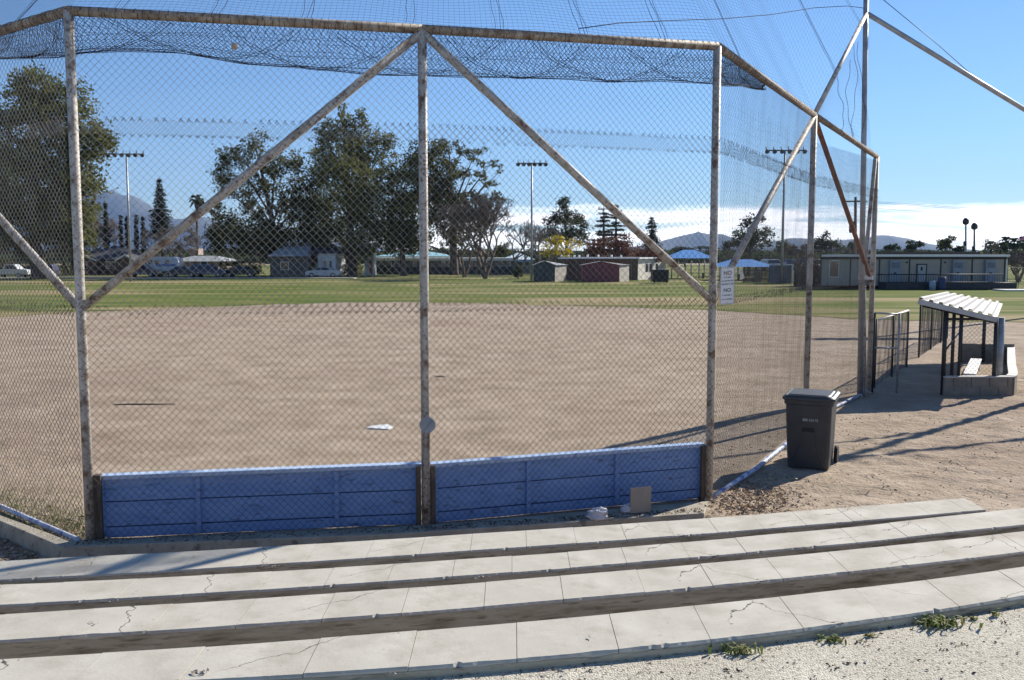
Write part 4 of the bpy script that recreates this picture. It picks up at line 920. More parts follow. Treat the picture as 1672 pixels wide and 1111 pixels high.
def tree(name, label, cat, base_u, base_v, Y, lobes, m, leaf=.30, dens=1.0, trunk_r=.5, seed=0, group=None, sub=34, sig=.17, bark=BARK, twigs=True, core=.62, trunk_top=None):
    """lobes: (u, v, ru, rv, amount) measured on the photograph, placed at distance Y with their own depth"""
    r_ = np.random.default_rng(seed); k = Y / FPX; b = A(base_u, base_v, Y); b.z = 0
    root = thing(name, label, cat, b, group=group)
    pts = []; limbs = MB(); cs = []
    for L in lobes:
        u, v, ru, rv = L[:4]; am = L[4] if len(L) > 4 else 1.0
        yo = r_.uniform(-.55, .55) * ru * k; c = A(u, v, Y + yo); rx, rz = ru * k, rv * k; ry = rx * r_.uniform(.8, 1.1)
        c.x = (u - 836) / FPX * Y; c.z = A(u, v, Y).z
        cs.append((c, rx, rz))
        ns = max(4, int(sub * am * max(1, (rx * rz) / 14)))
        d = r_.normal(size=(ns, 3)); d /= np.linalg.norm(d, axis=1, keepdims=True); rad = core + (1 - core) * r_.uniform(0, 1, (ns, 1)) ** .7
        inner = r_.uniform(0, 1, (ns, 1)) < .3; rad = np.where(inner, rad * .6, rad)
        sc_ = np.array(c) + d * rad * np.array([rx, ry, rz])
        area = rx * rz; nl = int(dens * am * area * 210); per = max(3, nl // ns)
        sg_ = .8 * sig * min(rx, rz) + .09 * (rx + rz) / 2
        for q in sc_:
            w = r_.uniform(.5, 1.4); pts.append(q + r_.normal(size=(int(per * w), 3)) * sg_ * w * np.array([1, 1, .75]))
        if twigs:
            for q in sc_[:: 3]:
                cc = Vector(c) + Vector((0, 0, -rz * .3)); limbs.tube([cc, cc.lerp(Vector(q), .55) + Vector(r_.normal(size=3) * .15 * rx), Vector(q)], [.045, .03, .018], 4, False)
    c = np.concatenate(pts); c = c[c[:, 2] > .25]
    leafmesh('crown', c, leaf * .70, m, root, seed)
    tp = Vector(cs[int(np.argmax([q[0].z for q in cs]))][0]) if trunk_top is None else A(trunk_top[0], trunk_top[1], Y)
    tb = MB(); mid = b.lerp(tp, .45) + Vector((r_.uniform(-.5, .5), r_.uniform(-.5, .5), 0))
    tb.tube([b - Vector((0, 0, .3)), b + Vector((0, 0, .4)), b.lerp(mid, .5), mid, mid.lerp(tp, .6), tp], [trunk_r * 1.2, trunk_r * .85, trunk_r * .7, trunk_r * .5, trunk_r * .25, .05], 8)
    for (q, rx, rz) in cs:
        h = min(max((q.z - rz * .3) / max(tp.z, .1) * .55, .12), .8); st = b.lerp(mid, h / .45) if h < .45 else mid.lerp(tp, (h - .45) / .55)
        e_ = q - Vector((0, 0, rz * .3)); mm_ = st.lerp(e_, .5) + Vector((0, 0, rz * .12))
        tb.tube([st, mm_, e_], [trunk_r * .26, trunk_r * .16, .04], 6)
    tb.v += []; o = tb.build('trunk', bark, root)
    if twigs: limbs.build('limbs', bark, root)
    return root
tree('eucalyptus', 'huge eucalyptus with an open olive crown at the left edge of the field', 'tree', 62, 457, 118,
     [(78, 150, 38, 36), (60, 185, 50, 40), (115, 185, 50, 45), (30, 205, 32, 24, .8), (150, 230, 38, 38), (175, 232, 22, 16, .8), (80, 250, 48, 40), (120, 280, 45, 50), (35, 290, 62, 62), (90, 340, 55, 60), (128, 345, 32, 38), (30, 370, 60, 50), (-35, 300, 60, 80), (-20, 400, 50, 30), (140, 390, 22, 22, .6), (112, 395, 34, 28, .7)], F_EUC, leaf=.34, dens=1.5, trunk_r=1.0, seed=11, group='eucalyptus trees', sig=.15)
tree('eucalyptus', 'loose dark eucalyptus with sky gaps, leftmost of the central tree group', 'tree', 455, 452, 138,
     [(425, 238, 22, 24, .5), (395, 262, 30, 30, .7), (455, 262, 34, 26, .6), (370, 300, 24, 26, .7), (420, 310, 38, 24, .8), (480, 290, 38, 30, .8), (365, 345, 18, 18, .5), (375, 385, 34, 34, 1.2), (430, 385, 50, 40, 1.4), (490, 345, 40, 30, .9), (490, 400, 44, 32, 1.2), (355, 398, 14, 16), (415, 345, 26, 16, .7), (505, 318, 26, 28, .8), (520, 350, 26, 34), (470, 330, 26, 18, .7)], F_EUC2, leaf=.30, dens=1.5, trunk_r=.8, seed=12, group='eucalyptus trees', sig=.13)
tree('eucalyptus', 'tallest upright bushy eucalyptus of the central group', 'tree', 575, 450, 136,
     [(562, 182, 9, 16, .6), (538, 215, 18, 26, .8), (568, 212, 18, 24), (596, 200, 15, 22, .7), (560, 250, 36, 34), (600, 245, 34, 36), (634, 232, 20, 16, .8), (525, 275, 24, 36), (585, 295, 56, 42, 1.1), (640, 285, 24, 34), (560, 345, 58, 44, 1.1), (620, 350, 50, 46, 1.1), (535, 395, 46, 34, 1.2), (600, 400, 46, 26, .9), (650, 385, 24, 34)], F_EUC, leaf=.30, dens=1.5, trunk_r=.85, seed=13, group='eucalyptus trees', sig=.14)
tree('eucalyptus', 'broad dark eucalyptus behind the middle post with layered airy branches', 'tree', 742, 447, 140,
     [(700, 248, 36, 22, .9), (735, 242, 24, 16, .7), (775, 252, 28, 12, .6), (680, 285, 44, 34), (730, 285, 30, 30), (800, 268, 22, 7, .6), (770, 282, 30, 8, .6), (815, 280, 10, 4, .4), (690, 335, 50, 36, 1.1), (735, 340, 34, 36), (790, 300, 26, 7, .5), (765, 318, 28, 9, .8), (808, 322, 14, 8, .6), (670, 385, 44, 30, 1.1), (740, 385, 26, 20, .9)], F_EUC2, leaf=.30, dens=1.45, trunk_r=.75, seed=14, group='eucalyptus trees', sig=.12)
tree('eucalyptus', 'slim eucalyptus trunk and dark crown just left of the middle post', 'tree', 659, 449, 134,
     [(662, 300, 20, 30, .8), (655, 345, 26, 34), (668, 390, 22, 26)], F_EUC2, leaf=.30, dens=1.3, trunk_r=.55, seed=15, group='eucalyptus trees')
def spread(u, v, ru, rv, n, seed, am=1.0):
    r_ = random.Random(seed); return [(u + r_.uniform(-.6, .6) * ru, v + r_.uniform(-.6, .5) * rv, ru * r_.uniform(.3, .55), rv * r_.uniform(.3, .5), am) for _ in range(n)]
tree('pine_tree', 'tall dark rounded conifer left of the white-roofed long building', 'tree', 922, 445, 150,
     [(920, 332, 9, 12), (918, 350, 20, 16), (900, 362, 14, 10, .8), (935, 360, 18, 14), (925, 375, 34, 16), (900, 390, 22, 14), (945, 388, 20, 14)], F_DARK, leaf=.28, dens=1.6, trunk_r=.4, seed=21, twigs=False)
tree('autumn_tree', 'tree with fading yellow leaves in front of the dark conifer', 'tree', 900, 452, 124,
     [(912, 392, 12, 10, .6), (935, 398, 16, 8, .6), (900, 405, 18, 9, .6), (918, 410, 20, 10, .7), (890, 412, 14, 8, .5), (928, 416, 14, 7, .5), (905, 395, 16, 9, .6)], F_YEL, leaf=.22, dens=1.7, trunk_r=.22, seed=22, bark=GBARK)
tree('red_leaf_tree', 'round dark red-brown leafy tree behind the long white-roofed building', 'tree', 995, 447, 122,
     [(985, 400, 26, 12), (1010, 395, 22, 12), (965, 412, 20, 12), (1025, 408, 22, 12), (995, 415, 34, 10)], F_RED, leaf=.24, dens=1.5, trunk_r=.25, seed=23, group='red-brown trees')
tree('red_leaf_tree', 'low dark maroon shrub tree at the right end of the long building', 'tree', 1062, 447, 118,
     [(1050, 415, 20, 16), (1070, 418, 14, 14)], F_RED, leaf=.24, dens=1.6, trunk_r=.2, seed=24, group='red-brown trees')
tree('oak_tree', 'dark round-headed oak standing right of the corner post near the hills', 'tree', 1222, 450, 135,
     [(1215, 365, 12, 12, .8), (1232, 358, 14, 8, .7), (1222, 380, 26, 16), (1205, 388, 14, 10, .8), (1245, 385, 16, 12, .8), (1228, 400, 30, 14), (1250, 372, 7, 5, .5)], F_DARK, leaf=.26, dens=1.5, trunk_r=.3, seed=25)
tree('oak_tree', 'leaning dark tree with a jagged top left of the beige classroom', 'tree', 1345, 440, 145,
     [(1346, 382, 8, 6, .7), (1340, 394, 14, 9), (1330, 404, 18, 9), (1352, 402, 14, 12), (1366, 402, 10, 8, .7)], F_DARK, leaf=.26, dens=1.5, trunk_r=.28, seed=26)
for i, (u, v, ru, rv, Y, lab, m_) in enumerate([(1118, 412, 26, 12, 230, 'low dark tree row piece left of the corner post', F_DARK), (1278, 402, 24, 12, 190, 'olive bushy tree behind the brown fence', F_EUC2), (1300, 408, 26, 12, 170, 'brown hazy tree behind the parked cars', F_BRN),
        (1455, 404, 16, 8, 240, 'small dark tree behind the left half of the classroom roof', F_DARK), (1492, 402, 18, 10, 240, 'low round tree just behind the classroom roof', F_DARK), (1540, 398, 18, 14, 200, 'spiky green tree behind the middle of the classroom roof', F_EUC2),
        (1630, 404, 16, 10, 210, 'dark bushy tree behind the right end of the classroom', F_DARK), (1662, 426, 26, 16, 118, 'wide brown leafless shrub tree at the right edge', F_BRN), (1560, 407, 14, 6, 260, 'tiny low tree beyond the classroom roof', F_DARK), (820, 408, 26, 14, 175, 'grey-green tree behind the bare trees', F_EUC2),
        (1190, 402, 14, 10, 210, 'small dark tree right beside the corner post', F_DARK), (1395, 404, 18, 9, 220, 'dim low tree behind the classroom left end', F_DARK)]):
    tree('small_tree', lab, 'tree', u, 440, Y, spread(u, v, ru, rv, 7, 60 + i, .9), m_, leaf=.30 * Y / 150, dens=1.1 * (150 / Y) ** .5, trunk_r=.2, seed=80 + i, twigs=False, group='small trees on the far side')
for i, (u, vt, w, Y, lab, m_) in enumerate([(108, 424, 14, 135, 'dark shrub left of the dark-roofed house', F_DARK), (230, 426, 12, 138, 'shrub between the dark-roofed house and the camper', F_EUC2), (245, 418, 18, 158, 'grey-green bush behind the camper', F_EUC2), (282, 420, 14, 156, 'olive bush behind the tan house', F_EUC),
        (368, 424, 14, 136, 'dark hedge bush right of the tan house', F_DARK), (388, 420, 18, 138, 'dense dark bush under the leftmost central eucalyptus', F_DARK), (415, 424, 18, 135, 'dark bush left of the grey-roofed house', F_EUC2), (515, 428, 9, 128, 'small green bush left of the white-walled house', F_EUC), (560, 424, 14, 138, 'dark bush right of the white-walled house', F_DARK),
        (582, 420, 13, 141, 'dark bush left of the kiosk', F_EUC2), (628, 428, 12, 139, 'low bush right of the kiosk', F_DARK), (40, 424, 26, 138, 'wide dark shrub behind the white pickup', F_DARK), (5, 420, 22, 136, 'dark shrub at the left edge of the photo', F_EUC2), (82, 420, 20, 140, 'shrub behind the dark car at the left', F_EUC2), (846, 430, 10, 118, 'low dark bush beside the dark grey shed', F_DARK)]):
    kb = 3.1 * FPX / Y + 415; tree('shrub', lab, 'shrub', u, kb, Y, [(u - w * .45, (vt + kb) / 2 + 4, w * .6, (kb - vt) * .36), (u + w * .4, (vt + kb) / 2 + 2, w * .6, (kb - vt) * .4), (u, (vt + kb) / 2 - 2, w * .6, (kb - vt) * .5)], m_, leaf=.26, dens=1.1, trunk_r=.08, seed=300 + i, twigs=False, group='shrubs in the yards')
# conifers
def conifer(name, label, u, vtop, vbase, Y, hw, seed, m=F_CON, droop=.25, tiers=26, gap=.0, group='conifers'):
    r_ = random.Random(seed); k = Y / FPX; b = A(u, 445, Y); b.z = 0; top = A(u, vtop, Y).z; bot = max(A(u, vbase, Y).z, .5)
    root = thing(name, label, 'tree', b, group=group); br = MB(); pts = []
    br.tube([b - Vector((0, 0, .2)), Vector((b.x, b.y, top * .6)), Vector((b.x, b.y, top))], [.35, .2, .03], 7)
    for i in range(tiers):
        t = (i + r_.uniform(0, .5)) / tiers; z = bot + (top - bot) * t; R_ = hw * k * (1 - t) ** .85 * r_.uniform(.7, 1.1) + .15
        nb = 9 if R_ > 1 else 6
        for j in range(nb):
            if r_.random() < gap: continue
            a = 2 * PI * (j + r_.random()) / nb; L = R_ * r_.uniform(.6, 1.12); e_ = Vector((b.x + math.cos(a) * L, b.y + math.sin(a) * L, z - droop * L))
            br.tube([Vector((b.x, b.y, z)), e_], [.05, .015], 3, False)
            n = int(18 * L + 6)
            for _ in range(n):
                s_ = r_.uniform(.15, 1.02); p = Vector((b.x, b.y, z)).lerp(e_, s_); w = .10 + .14 * L * (1 - s_ * .6); pts.append((p.x + r_.gauss(0, w), p.y + r_.gauss(0, w), p.z + r_.gauss(-.05, .10)))
    br.build('trunk', BARK, root); leafmesh('crown', np.array(pts), .17 * Y / 130, m, root, seed, flatz=.4, asp=.4)
conifer('cedar_tree', 'slim layered conifer right of the left light pole', 265, 290, 385, 150, 22, 31)
conifer('cedar_tree', 'flat-layered cedar behind the sloping brace on the right', 985, 328, 408, 150, 30, 32, gap=.35, droop=.0, tiers=11)
conifer('cedar_tree', 'second dark cedar just right of the flat-layered one', 1005, 332, 410, 165, 30, 33, gap=.25, droop=.05, tiers=12)
conifer('cedar_tree', 'small pointed conifer right of the brace against white cloud', 1063, 354, 412, 140, 22, 34, tiers=16, gap=.1)
conifer('cypress_tree', 'dark slim cypress, tallest of the cypresses by the left light pole', 176, 330, 420, 145, 4.2, 35, tiers=22, droop=-.6, group='cypresses')
for i, (u, v, lab) in enumerate([(200, 350, 'dark thin cypress left of the left light pole'), (210, 352, 'dark thin cypress right beside the left light pole'), (225, 350, 'dark thin cypress to the right of the left light pole'), (236, 353, 'rightmost dark thin cypress near the left light pole')]):
    conifer('cypress_tree', lab, u, v, 425, 150, 3.4, 36 + i, tiers=18, droop=-.6, group='cypresses')
# palms
def palm(label, u, v, Y, seed, R_=1.6):
    r_ = random.Random(seed); b = A(u, 440, Y); b.z = 0; t = A(u, v, Y); root = thing('palm_tree', label, 'palm', b, group='palms')
    MB().tube([b, Vector((b.x + .1, b.y, t.z * .5)), t], [.25, .18, .16], 7).build('trunk', BARK, root); vs = []; fs = []
    for j in range(34):
        a = r_.uniform(0, 2 * PI); el = r_.uniform(-.9, 1.2); d = Vector((math.cos(a) * math.cos(el), math.sin(a) * math.cos(el), math.sin(el))); s_ = d.cross(Vector((0, 0, 1))).normalized() * .22 * R_
        k = len(vs); m_ = t + d * R_ * .6; e_ = t + d * R_ + Vector((0, 0, -.45 * R_)); vs += [t, m_ - s_, m_ + s_, e_]; fs.append((k, k + 1, k + 3, k + 2))
    mb = MB(); mb.add(vs, fs); mb.build('fronds', F_PALM, root)
palm('palm with a dark tuft on a thin trunk right of the layered conifer', 322, 326, 150, 1)
palm('left palm of the far right pair above the classroom roof', 1642, 394, 240, 2, 2.2); palm('right palm of the far right pair above the classroom roof', 1656, 396, 240, 3, 2.2); palm('palm at the very right edge of the photo', 1671, 396, 235, 4, 2.2); palm('small palm behind the classroom roof end', 1617, 400, 235, 5, 1.8)
# bare trees
def bare(label, u, Y, vtop, spreadpx, seed, trunks=1, m=GBARK, depth=6, r0=.22, group='bare trees', base_v=450):
    r_ = random.Random(seed); k = Y / FPX; b = A(u, base_v, Y); b.z = 0; H_ = A(u, vtop, Y).z; root = thing('bare_tree', label, 'tree', b, group=group)
    tr = MB(); tw = []; Rr = spreadpx * k
    def grow(p, d, L, r, n):
        q = p + d * L; mid = p.lerp(q, .5) + Vector((r_.gauss(0, .06), r_.gauss(0, .06), 0)) * L
        if r > .035: tr.tube([p, mid, q], [r, r * .85, r * .7], 5, False)
        else: tw.append([tuple(p), tuple(mid), tuple(q)])
        if n == 0: return
        for _ in range(r_.choice([2, 3, 3] if n > 2 else [3, 3, 4])):
            nd = (d + Vector((r_.gauss(0, .5), r_.gauss(0, .5), r_.gauss(.08, .28)))).normalized()
            if (q + nd * L * .5 - b).xy.length > Rr * r_.uniform(.8, 1.25) or q.z + nd.z * L > H_ * r_.uniform(.78, 1.08): nd = (nd + Vector((-(q.x - b.x) / Rr, -(q.y - b.y) / Rr, -.6 if q.z > H_ * .9 else 0)) * .7).normalized()
            grow(q, nd, L * r_.uniform(.62, .86), r * .62, n - 1)
    for t_ in range(trunks):
        a = 2 * PI * t_ / trunks + r_.random(); d = Vector((math.cos(a) * .35, math.sin(a) * .35, 1)).normalized() if trunks > 1 else Vector((r_.gauss(0, .08), 0, 1)).normalized()
        grow(b - Vector((0, 0, .1)), d, H_ * .30, r0, depth)
    tr.build('trunk', m, root)
    if tw: v, f = tubes(np.array(tw), .022 * Y / 110); npmesh('twigs', v, f, m, root)
DB = mat('brown_twigs', [(0.3, (.07, .052, .042)), (0.7, (.19, .145, .115))], scale=1, rough=1)
bare('large bare tree with several trunks right of the middle post', 792, 118, 318, 46, 41, trunks=4, m=DB, depth=6, r0=.25, base_v=455)
bare('bare tree just right of the middle post, left of the larger bare one', 758, 126, 330, 38, 42, trunks=3, m=DB, depth=6)
bare('thin bare grey tree left of the tall central light pole', 848, 140, 355, 28, 43, trunks=2, m=GBARK, depth=5)
bare('bare grey tree between the light pole and the dark conifer', 888, 138, 365, 28, 44, trunks=2, m=GBARK, depth=5)
bare('bare grey tree behind the dark-roofed house', 165, 150, 358, 30, 45, trunks=3, m=GBARK, depth=6)
bare('bare pale tree behind the camper', 268, 148, 372, 30, 46, trunks=2, m=GBARK, depth=6)
bare('bare pale tree right of the palm above the low house', 300, 150, 362, 28, 47, trunks=2, m=GBARK, depth=6)
bare('rounded bare tree above the classroom roof near the two tall lamps', 1604, 190, 385, 22, 48, trunks=1, m=GBARK, depth=5)
bare('wide bare tree at the far right behind the fence', 1664, 105, 412, 28, 49, trunks=2, m=GBARK, depth=6)
bare('bare street tree behind the left wing', 112, 140, 388, 24, 50, trunks=2, m=DB, depth=5)
# far woods that read as one mass
pts = []
for _ in range(900):
    u = random.uniform(-700, 2300); Y = random.uniform(300, 420); hh = 4.6 + 2.6 * mnoise.noise(Vector((u * .03, 0, 0))) + random.uniform(-.8, 1.2)
    c = A(u, 415, Y); n = 200
    pts.append(np.array([c.x, c.y, 0]) + np.minimum(np.abs(rng.normal(size=(n, 3))), 1.7) * np.array([1, 1, hh * .45]) * np.where(rng.uniform(size=(n, 3)) < .5, np.array([-1, -1, 1]), 1) * np.array([3.2, 3.2, 1]))
c = np.concatenate(pts); o = leafmesh('distant_woods', c, .75, F_DARK, None, 5); setp(o, 'low dark band of distant trees under the hills', None, kind='stuff')

# ------------------------------------------------------------------ buildings and yards beyond the field
def hip(mb, x0, x1, y0, y1, z0, z1, inset, ov=.4):
    x0 -= ov; x1 += ov; y0 -= ov; y1 += ov; ym = (y0 + y1) / 2
    mb.add([(x0, y0, z0), (x1, y0, z0), (x1, y1, z0), (x0, y1, z0), (x0 + inset, ym, z1), (x1 - inset, ym, z1)], [(0, 1, 5, 4), (1, 2, 5), (2, 3, 4, 5), (3, 0, 4), (3, 2, 1, 0)])
def X(u, Y): return (u - 836) / FPX * Y
ROOFD = mat('dark_shingles', [(0.3, (.05, .052, .058)), (0.7, (.11, .11, .12))], scale=2, rough=.95, stretch=(1, 1, 6))
ROOFL = mat('pale_shingles', [(0.3, (.22, .24, .26)), (0.7, (.34, .36, .38))], scale=2, rough=.9, stretch=(1, 1, 6))
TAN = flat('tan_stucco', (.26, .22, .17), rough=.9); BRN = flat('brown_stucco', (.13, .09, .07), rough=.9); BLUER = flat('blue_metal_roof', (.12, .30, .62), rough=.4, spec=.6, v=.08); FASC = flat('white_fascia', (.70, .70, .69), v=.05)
def skew(x0, x1, y0, y1, z0, z1, k=.45):
    d = k * (y1 - y0); return MB().prism([(x0, y0), (x1, y0), (x1 + d, y1), (x0 + d, y1)], z0, z1, 'z')
def win(parent, x0, x1, y, z0, z1):
    f = MB().box(x0 - .06, x1 + .06, y - .05, y + .02, z0 - .06, z1 + .06).build('window', WHITE, parent); MB().box(x0, x1, y - .06, y - .04, z0, z1).build('pane', GLASS, f)
Y = 140; z = lambda v, Y: A(836, v, Y).z
h = thing('house', 'single-storey house with a dark hip roof and white gable trim at the left', 'house', (X(175, Y), Y, 0))
MB().box(X(120, Y), X(222, Y), Y, Y + 9, 0, z(424, Y)).build('wall', BRN, h)
mb = MB(); hip(mb, X(118, Y), X(224, Y), Y, Y + 9, z(424, Y), z(401, Y), 5); mb.build('roof', ROOFD, h)
def gable(parent, u0, u1, Y, zl, zt, d=1.2, wm=BRN, rm=ROOFD, fm=FASC):
    x0, x1 = X(u0, Y), X(u1, Y); xm = (x0 + x1) / 2; g = MB(); g.prism([(x0, 0), (x1, 0), (x1, zl), (xm, zt), (x0, zl)], Y - d, Y + 3); g.build('gable', wm, parent)
    r = MB(); r.obox((x0 - .3, Y - d - .3, zl + .0), (xm, Y - d - .3, zt + .12), .08, .22, up=(0, 0, 1)); r.obox((xm, Y - d - .3, zt + .12), (x1 + .3, Y - d - .3, zl), .08, .22, up=(0, 0, 1)); r.build('trim', fm, parent)
    q = MB(); q.add([(x0 - .3, Y - d - .35, zl + .04), (xm, Y - d - .35, zt + .2), (xm, Y + 3, zt + .2), (x0 - .3, Y + 3, zl + .04), (x1 + .3, Y - d - .35, zl + .04), (x1 + .3, Y + 3, zl + .04)], [(0, 1, 2, 3), (1, 4, 5, 2)]); q.build('porch_roof', rm, parent)
gable(h, 134, 164, Y, z(426, Y), z(419, Y)); gable(h, 200, 226, Y, z(426, Y), z(418, Y))
win(h, X(140, Y), X(150, Y), Y - 1.22, 1.0, 2.0); win(h, X(176, Y), X(190, Y), Y - .02, 1.0, 2.0); MB().box(X(152, Y), X(156, Y), Y - 1.26, Y - 1.2, 0, 2.0).build('door', flat('red_door', (.2, .06, .05)), h)
Y = 142
h = thing('house', 'low tan house with a pale grey roof behind the camper', 'house', (X(325, Y), Y, 0))
MB().box(X(286, Y), X(358, Y), Y, Y + 9, 0, z(427, Y)).build('wall', TAN, h)
mb = MB(); hip(mb, X(284, Y), X(360, Y), Y, Y + 9, z(427, Y), z(418, Y), 2.5, .8); mb.build('roof', ROOFL, h); win(h, X(300, Y), X(312, Y), Y - .02, .9, 2); win(h, X(330, Y), X(340, Y), Y - .02, .9, 2)
MB().box(X(311, 150), X(324, 150), 150, 153, 3, z(406, 150)).build('chimney', flat('chimney', (.35, .27, .22)), h)
Y = 131
h = thing('house', 'house with a large pale grey sloping roof under the dark eucalyptus', 'house', (X(475, Y), Y, 0))
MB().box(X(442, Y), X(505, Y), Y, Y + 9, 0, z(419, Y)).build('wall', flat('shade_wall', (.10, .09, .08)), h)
mb = MB(); x0, x1 = X(440, Y), X(500, Y); mb.add([(x0, Y - 1, z(419, Y)), (x1 + .5, Y - 1, z(419, Y)), (x1 - .3, Y + 5, z(396, Y)), (x0 + 1.6, Y + 5, z(397, Y)), (x0, Y + 10, z(419, Y)), (x1 + .5, Y + 10, z(419, Y))], [(0, 1, 2, 3), (3, 2, 5, 4), (0, 3, 4), (1, 5, 2)]); mb.build('roof', ROOFL, h); win(h, X(460, Y), X(472, Y), Y - .02, 1, 2)
Y = 133
h = thing('house', 'white-walled house with a dark slate roof left of the silver car', 'house', (X(525, Y), Y, 0))
MB().box(X(520, Y), X(549, Y), Y, Y + 8, 0, z(413, Y)).build('wall', flat('white_stucco', (.5, .52, .55)), h)
mb = MB(); hip(mb, X(498, Y), X(551, Y), Y, Y + 8, z(414, Y), z(398, Y), 1.5); mb.build('roof', flat('slate', (.05, .055, .08), rough=.9), h)
win(h, X(529, Y), X(534, Y), Y - .02, 1.2, 2.2); win(h, X(539, Y), X(543, Y), Y - .02, 1.2, 2.2)
# long school block in the middle
Y = 146
h = thing('school_building', 'long low grey school block with a white fascia behind the central trees', 'building', (X(720, Y), Y, 0))
MB().box(X(610, Y), X(842, Y), Y, Y + 12, 0, z(426, Y)).build('wall', flat('blue_grey_wall', (.16, .18, .215)), h)
MB().box(X(606, Y), X(846, Y), Y - 1.2, Y + 12.5, z(426, Y), z(421.5, Y)).build('roof', FASC, h)
MB().box(X(606, Y), X(846, Y), Y - .04, Y - .01, 0, 1.1).build('lower_band', flat('dark_band', (.06, .065, .075)), h)
for u in (640, 655, 675, 722, 732, 765, 772, 790, 815, 828): win(h, X(u, Y), X(u + 5, Y), Y - .02, 1.3, 2.1)
h2 = thing('school_building', 'school wing with an aqua roof showing between the tree trunks', 'building', (X(660, 165), 165, 0))
MB().box(X(612, 165), X(740, 165), 165, 177, 0, z(419, 165)).build('wall', CREAM, h2); mb = MB(); hip(mb, X(612, 165), X(740, 165), 165, 177, z(419, 165), z(411, 165), 5); mb.build('roof', flat('aqua_roof', (.30, .52, .55), rough=.5), h2)
h2 = thing('school_building', 'low building with white and blue rooftops left of the central light pole', 'building', (X(850, 150), 150, 0))
MB().box(X(820, 150), X(872, 150), 150, 160, 0, z(424, 150)).build('wall', GREYW, h2); mb = MB(); hip(mb, X(822, 150), X(870, 150), 150, 160, z(424, 150), z(413, 150), 3); mb.build('roof', flat('white_metal_roof', (.6, .68, .72), rough=.5), h2)
MB().box(X(835, 149), X(868, 149), 148.5, 150.2, z(428, 149), z(425.5, 149)).build('awning', BLUER, h2)
# white kiosk with an arched top
Y = 137
k_ = thing('kiosk', 'narrow white-grey kiosk with a rounded top and red panel among the trees', 'kiosk', (X(605, Y), Y, 0))
MB().box(X(596, Y), X(611, Y), Y, Y + 2.5, 0, z(414, Y)).build('body', flat('kiosk_white', (.42, .45, .47)), k_)
mb = MB(); xm = (X(600, Y) + X(613, Y)) / 2; r_ = (X(613, Y) - X(600, Y)) / 2; mb.prism([(xm + r_ * math.cos(t), z(407, Y) + r_ * 1.2 * math.sin(t)) for t in np.linspace(0, PI, 12)] + [(xm - r_, z(415, Y)), (xm + r_, z(415, Y))], Y - .1, Y + 2.4); mb.build('top', WHITE, k_)
MB().box(X(604, Y), X(609, Y), Y - .08, Y - .02, .1, z(428, Y)).build('panel', flat('rust_red_panel', (.30, .07, .03)), k_); MB().box(X(610, Y), X(612, Y), Y - .09, Y - .01, 0, z(418, Y)).build('corner_post', WHITE, k_)
# long white-roofed building, sheds, dumpster
Y = 112
h = thing('long_building', 'long brown building with a bright white flat roof edge and cream right end', 'building', (X(1010, Y), Y, 0))
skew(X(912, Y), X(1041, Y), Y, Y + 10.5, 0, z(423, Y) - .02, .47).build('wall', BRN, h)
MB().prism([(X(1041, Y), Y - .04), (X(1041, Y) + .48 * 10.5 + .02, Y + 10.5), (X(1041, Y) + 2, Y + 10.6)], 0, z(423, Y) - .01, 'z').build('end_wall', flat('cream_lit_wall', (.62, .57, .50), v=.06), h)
skew(X(910, Y), X(1042, Y), Y - .8, Y + 11.2, z(423, Y), z(420.5, Y), .47).build('roof', FASC, h)
for q_ in (3.0, 4.6, 7.2):
    w0_ = Vector((X(1041, Y) + .43 * q_ + .03, Y + .9 * q_ - .03, 1.45)); w_ = MB().obox(w0_, w0_ + Vector((.43, .9, 0)) * .9, .05, 1.0).build('window', DARKM, h); MB().obox(w0_ + Vector((.05, .02, 0)), w0_ + Vector((.05, .02, 0)) + Vector((.43, .9, 0)) * .8, .05, .85).build('pane', GLASS, w_)
for u in (918, 930, 940, 948, 962, 980, 1002, 1018): MB().tube([(X(u, Y), Y + 3, z(421, Y)), (X(u, Y), Y + 3, z(421, Y) + random.uniform(.25, .5))], .13, 6).build('roof_vent', WHITE, h)
for i, u in enumerate((925, 940, 955, 970, 985, 1030)): MB().box(X(u, Y), X(u + .9, Y), Y - .05, Y - .01, 0, z(424, Y)).build('batten', TAN, h)
def shed(label, u0, u1, uside, Y, vt, vg, wm, sm, rm, door=True):
    s_ = thing('storage_shed', label, 'shed', (X((u0 + u1) / 2, Y), Y, 0), group='sheds'); x0, x1 = X(u0, Y), X(u1, Y); zl, zt = z(vt, Y), z(vg, Y); xm = (x0 + x1) / 2; D_ = 3.2
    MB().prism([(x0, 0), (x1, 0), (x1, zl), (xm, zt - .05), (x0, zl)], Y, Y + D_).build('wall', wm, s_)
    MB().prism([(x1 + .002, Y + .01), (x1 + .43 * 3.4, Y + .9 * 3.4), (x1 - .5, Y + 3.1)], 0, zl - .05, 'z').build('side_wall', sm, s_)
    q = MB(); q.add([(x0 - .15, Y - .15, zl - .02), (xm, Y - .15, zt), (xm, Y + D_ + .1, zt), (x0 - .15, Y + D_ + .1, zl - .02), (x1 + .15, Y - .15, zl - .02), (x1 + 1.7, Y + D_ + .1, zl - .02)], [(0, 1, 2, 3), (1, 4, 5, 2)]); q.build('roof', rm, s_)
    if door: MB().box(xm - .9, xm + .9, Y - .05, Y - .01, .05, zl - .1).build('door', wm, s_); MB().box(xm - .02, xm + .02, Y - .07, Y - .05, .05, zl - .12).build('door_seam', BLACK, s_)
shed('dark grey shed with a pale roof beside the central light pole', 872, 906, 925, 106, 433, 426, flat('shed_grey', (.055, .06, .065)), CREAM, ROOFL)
shed('maroon gabled shed in front of the long brown building', 951, 1011, 1040, 105, 433, 427, flat('maroon', (.17, .045, .055)), CREAM, flat('shed_roof', (.2, .17, .17)))
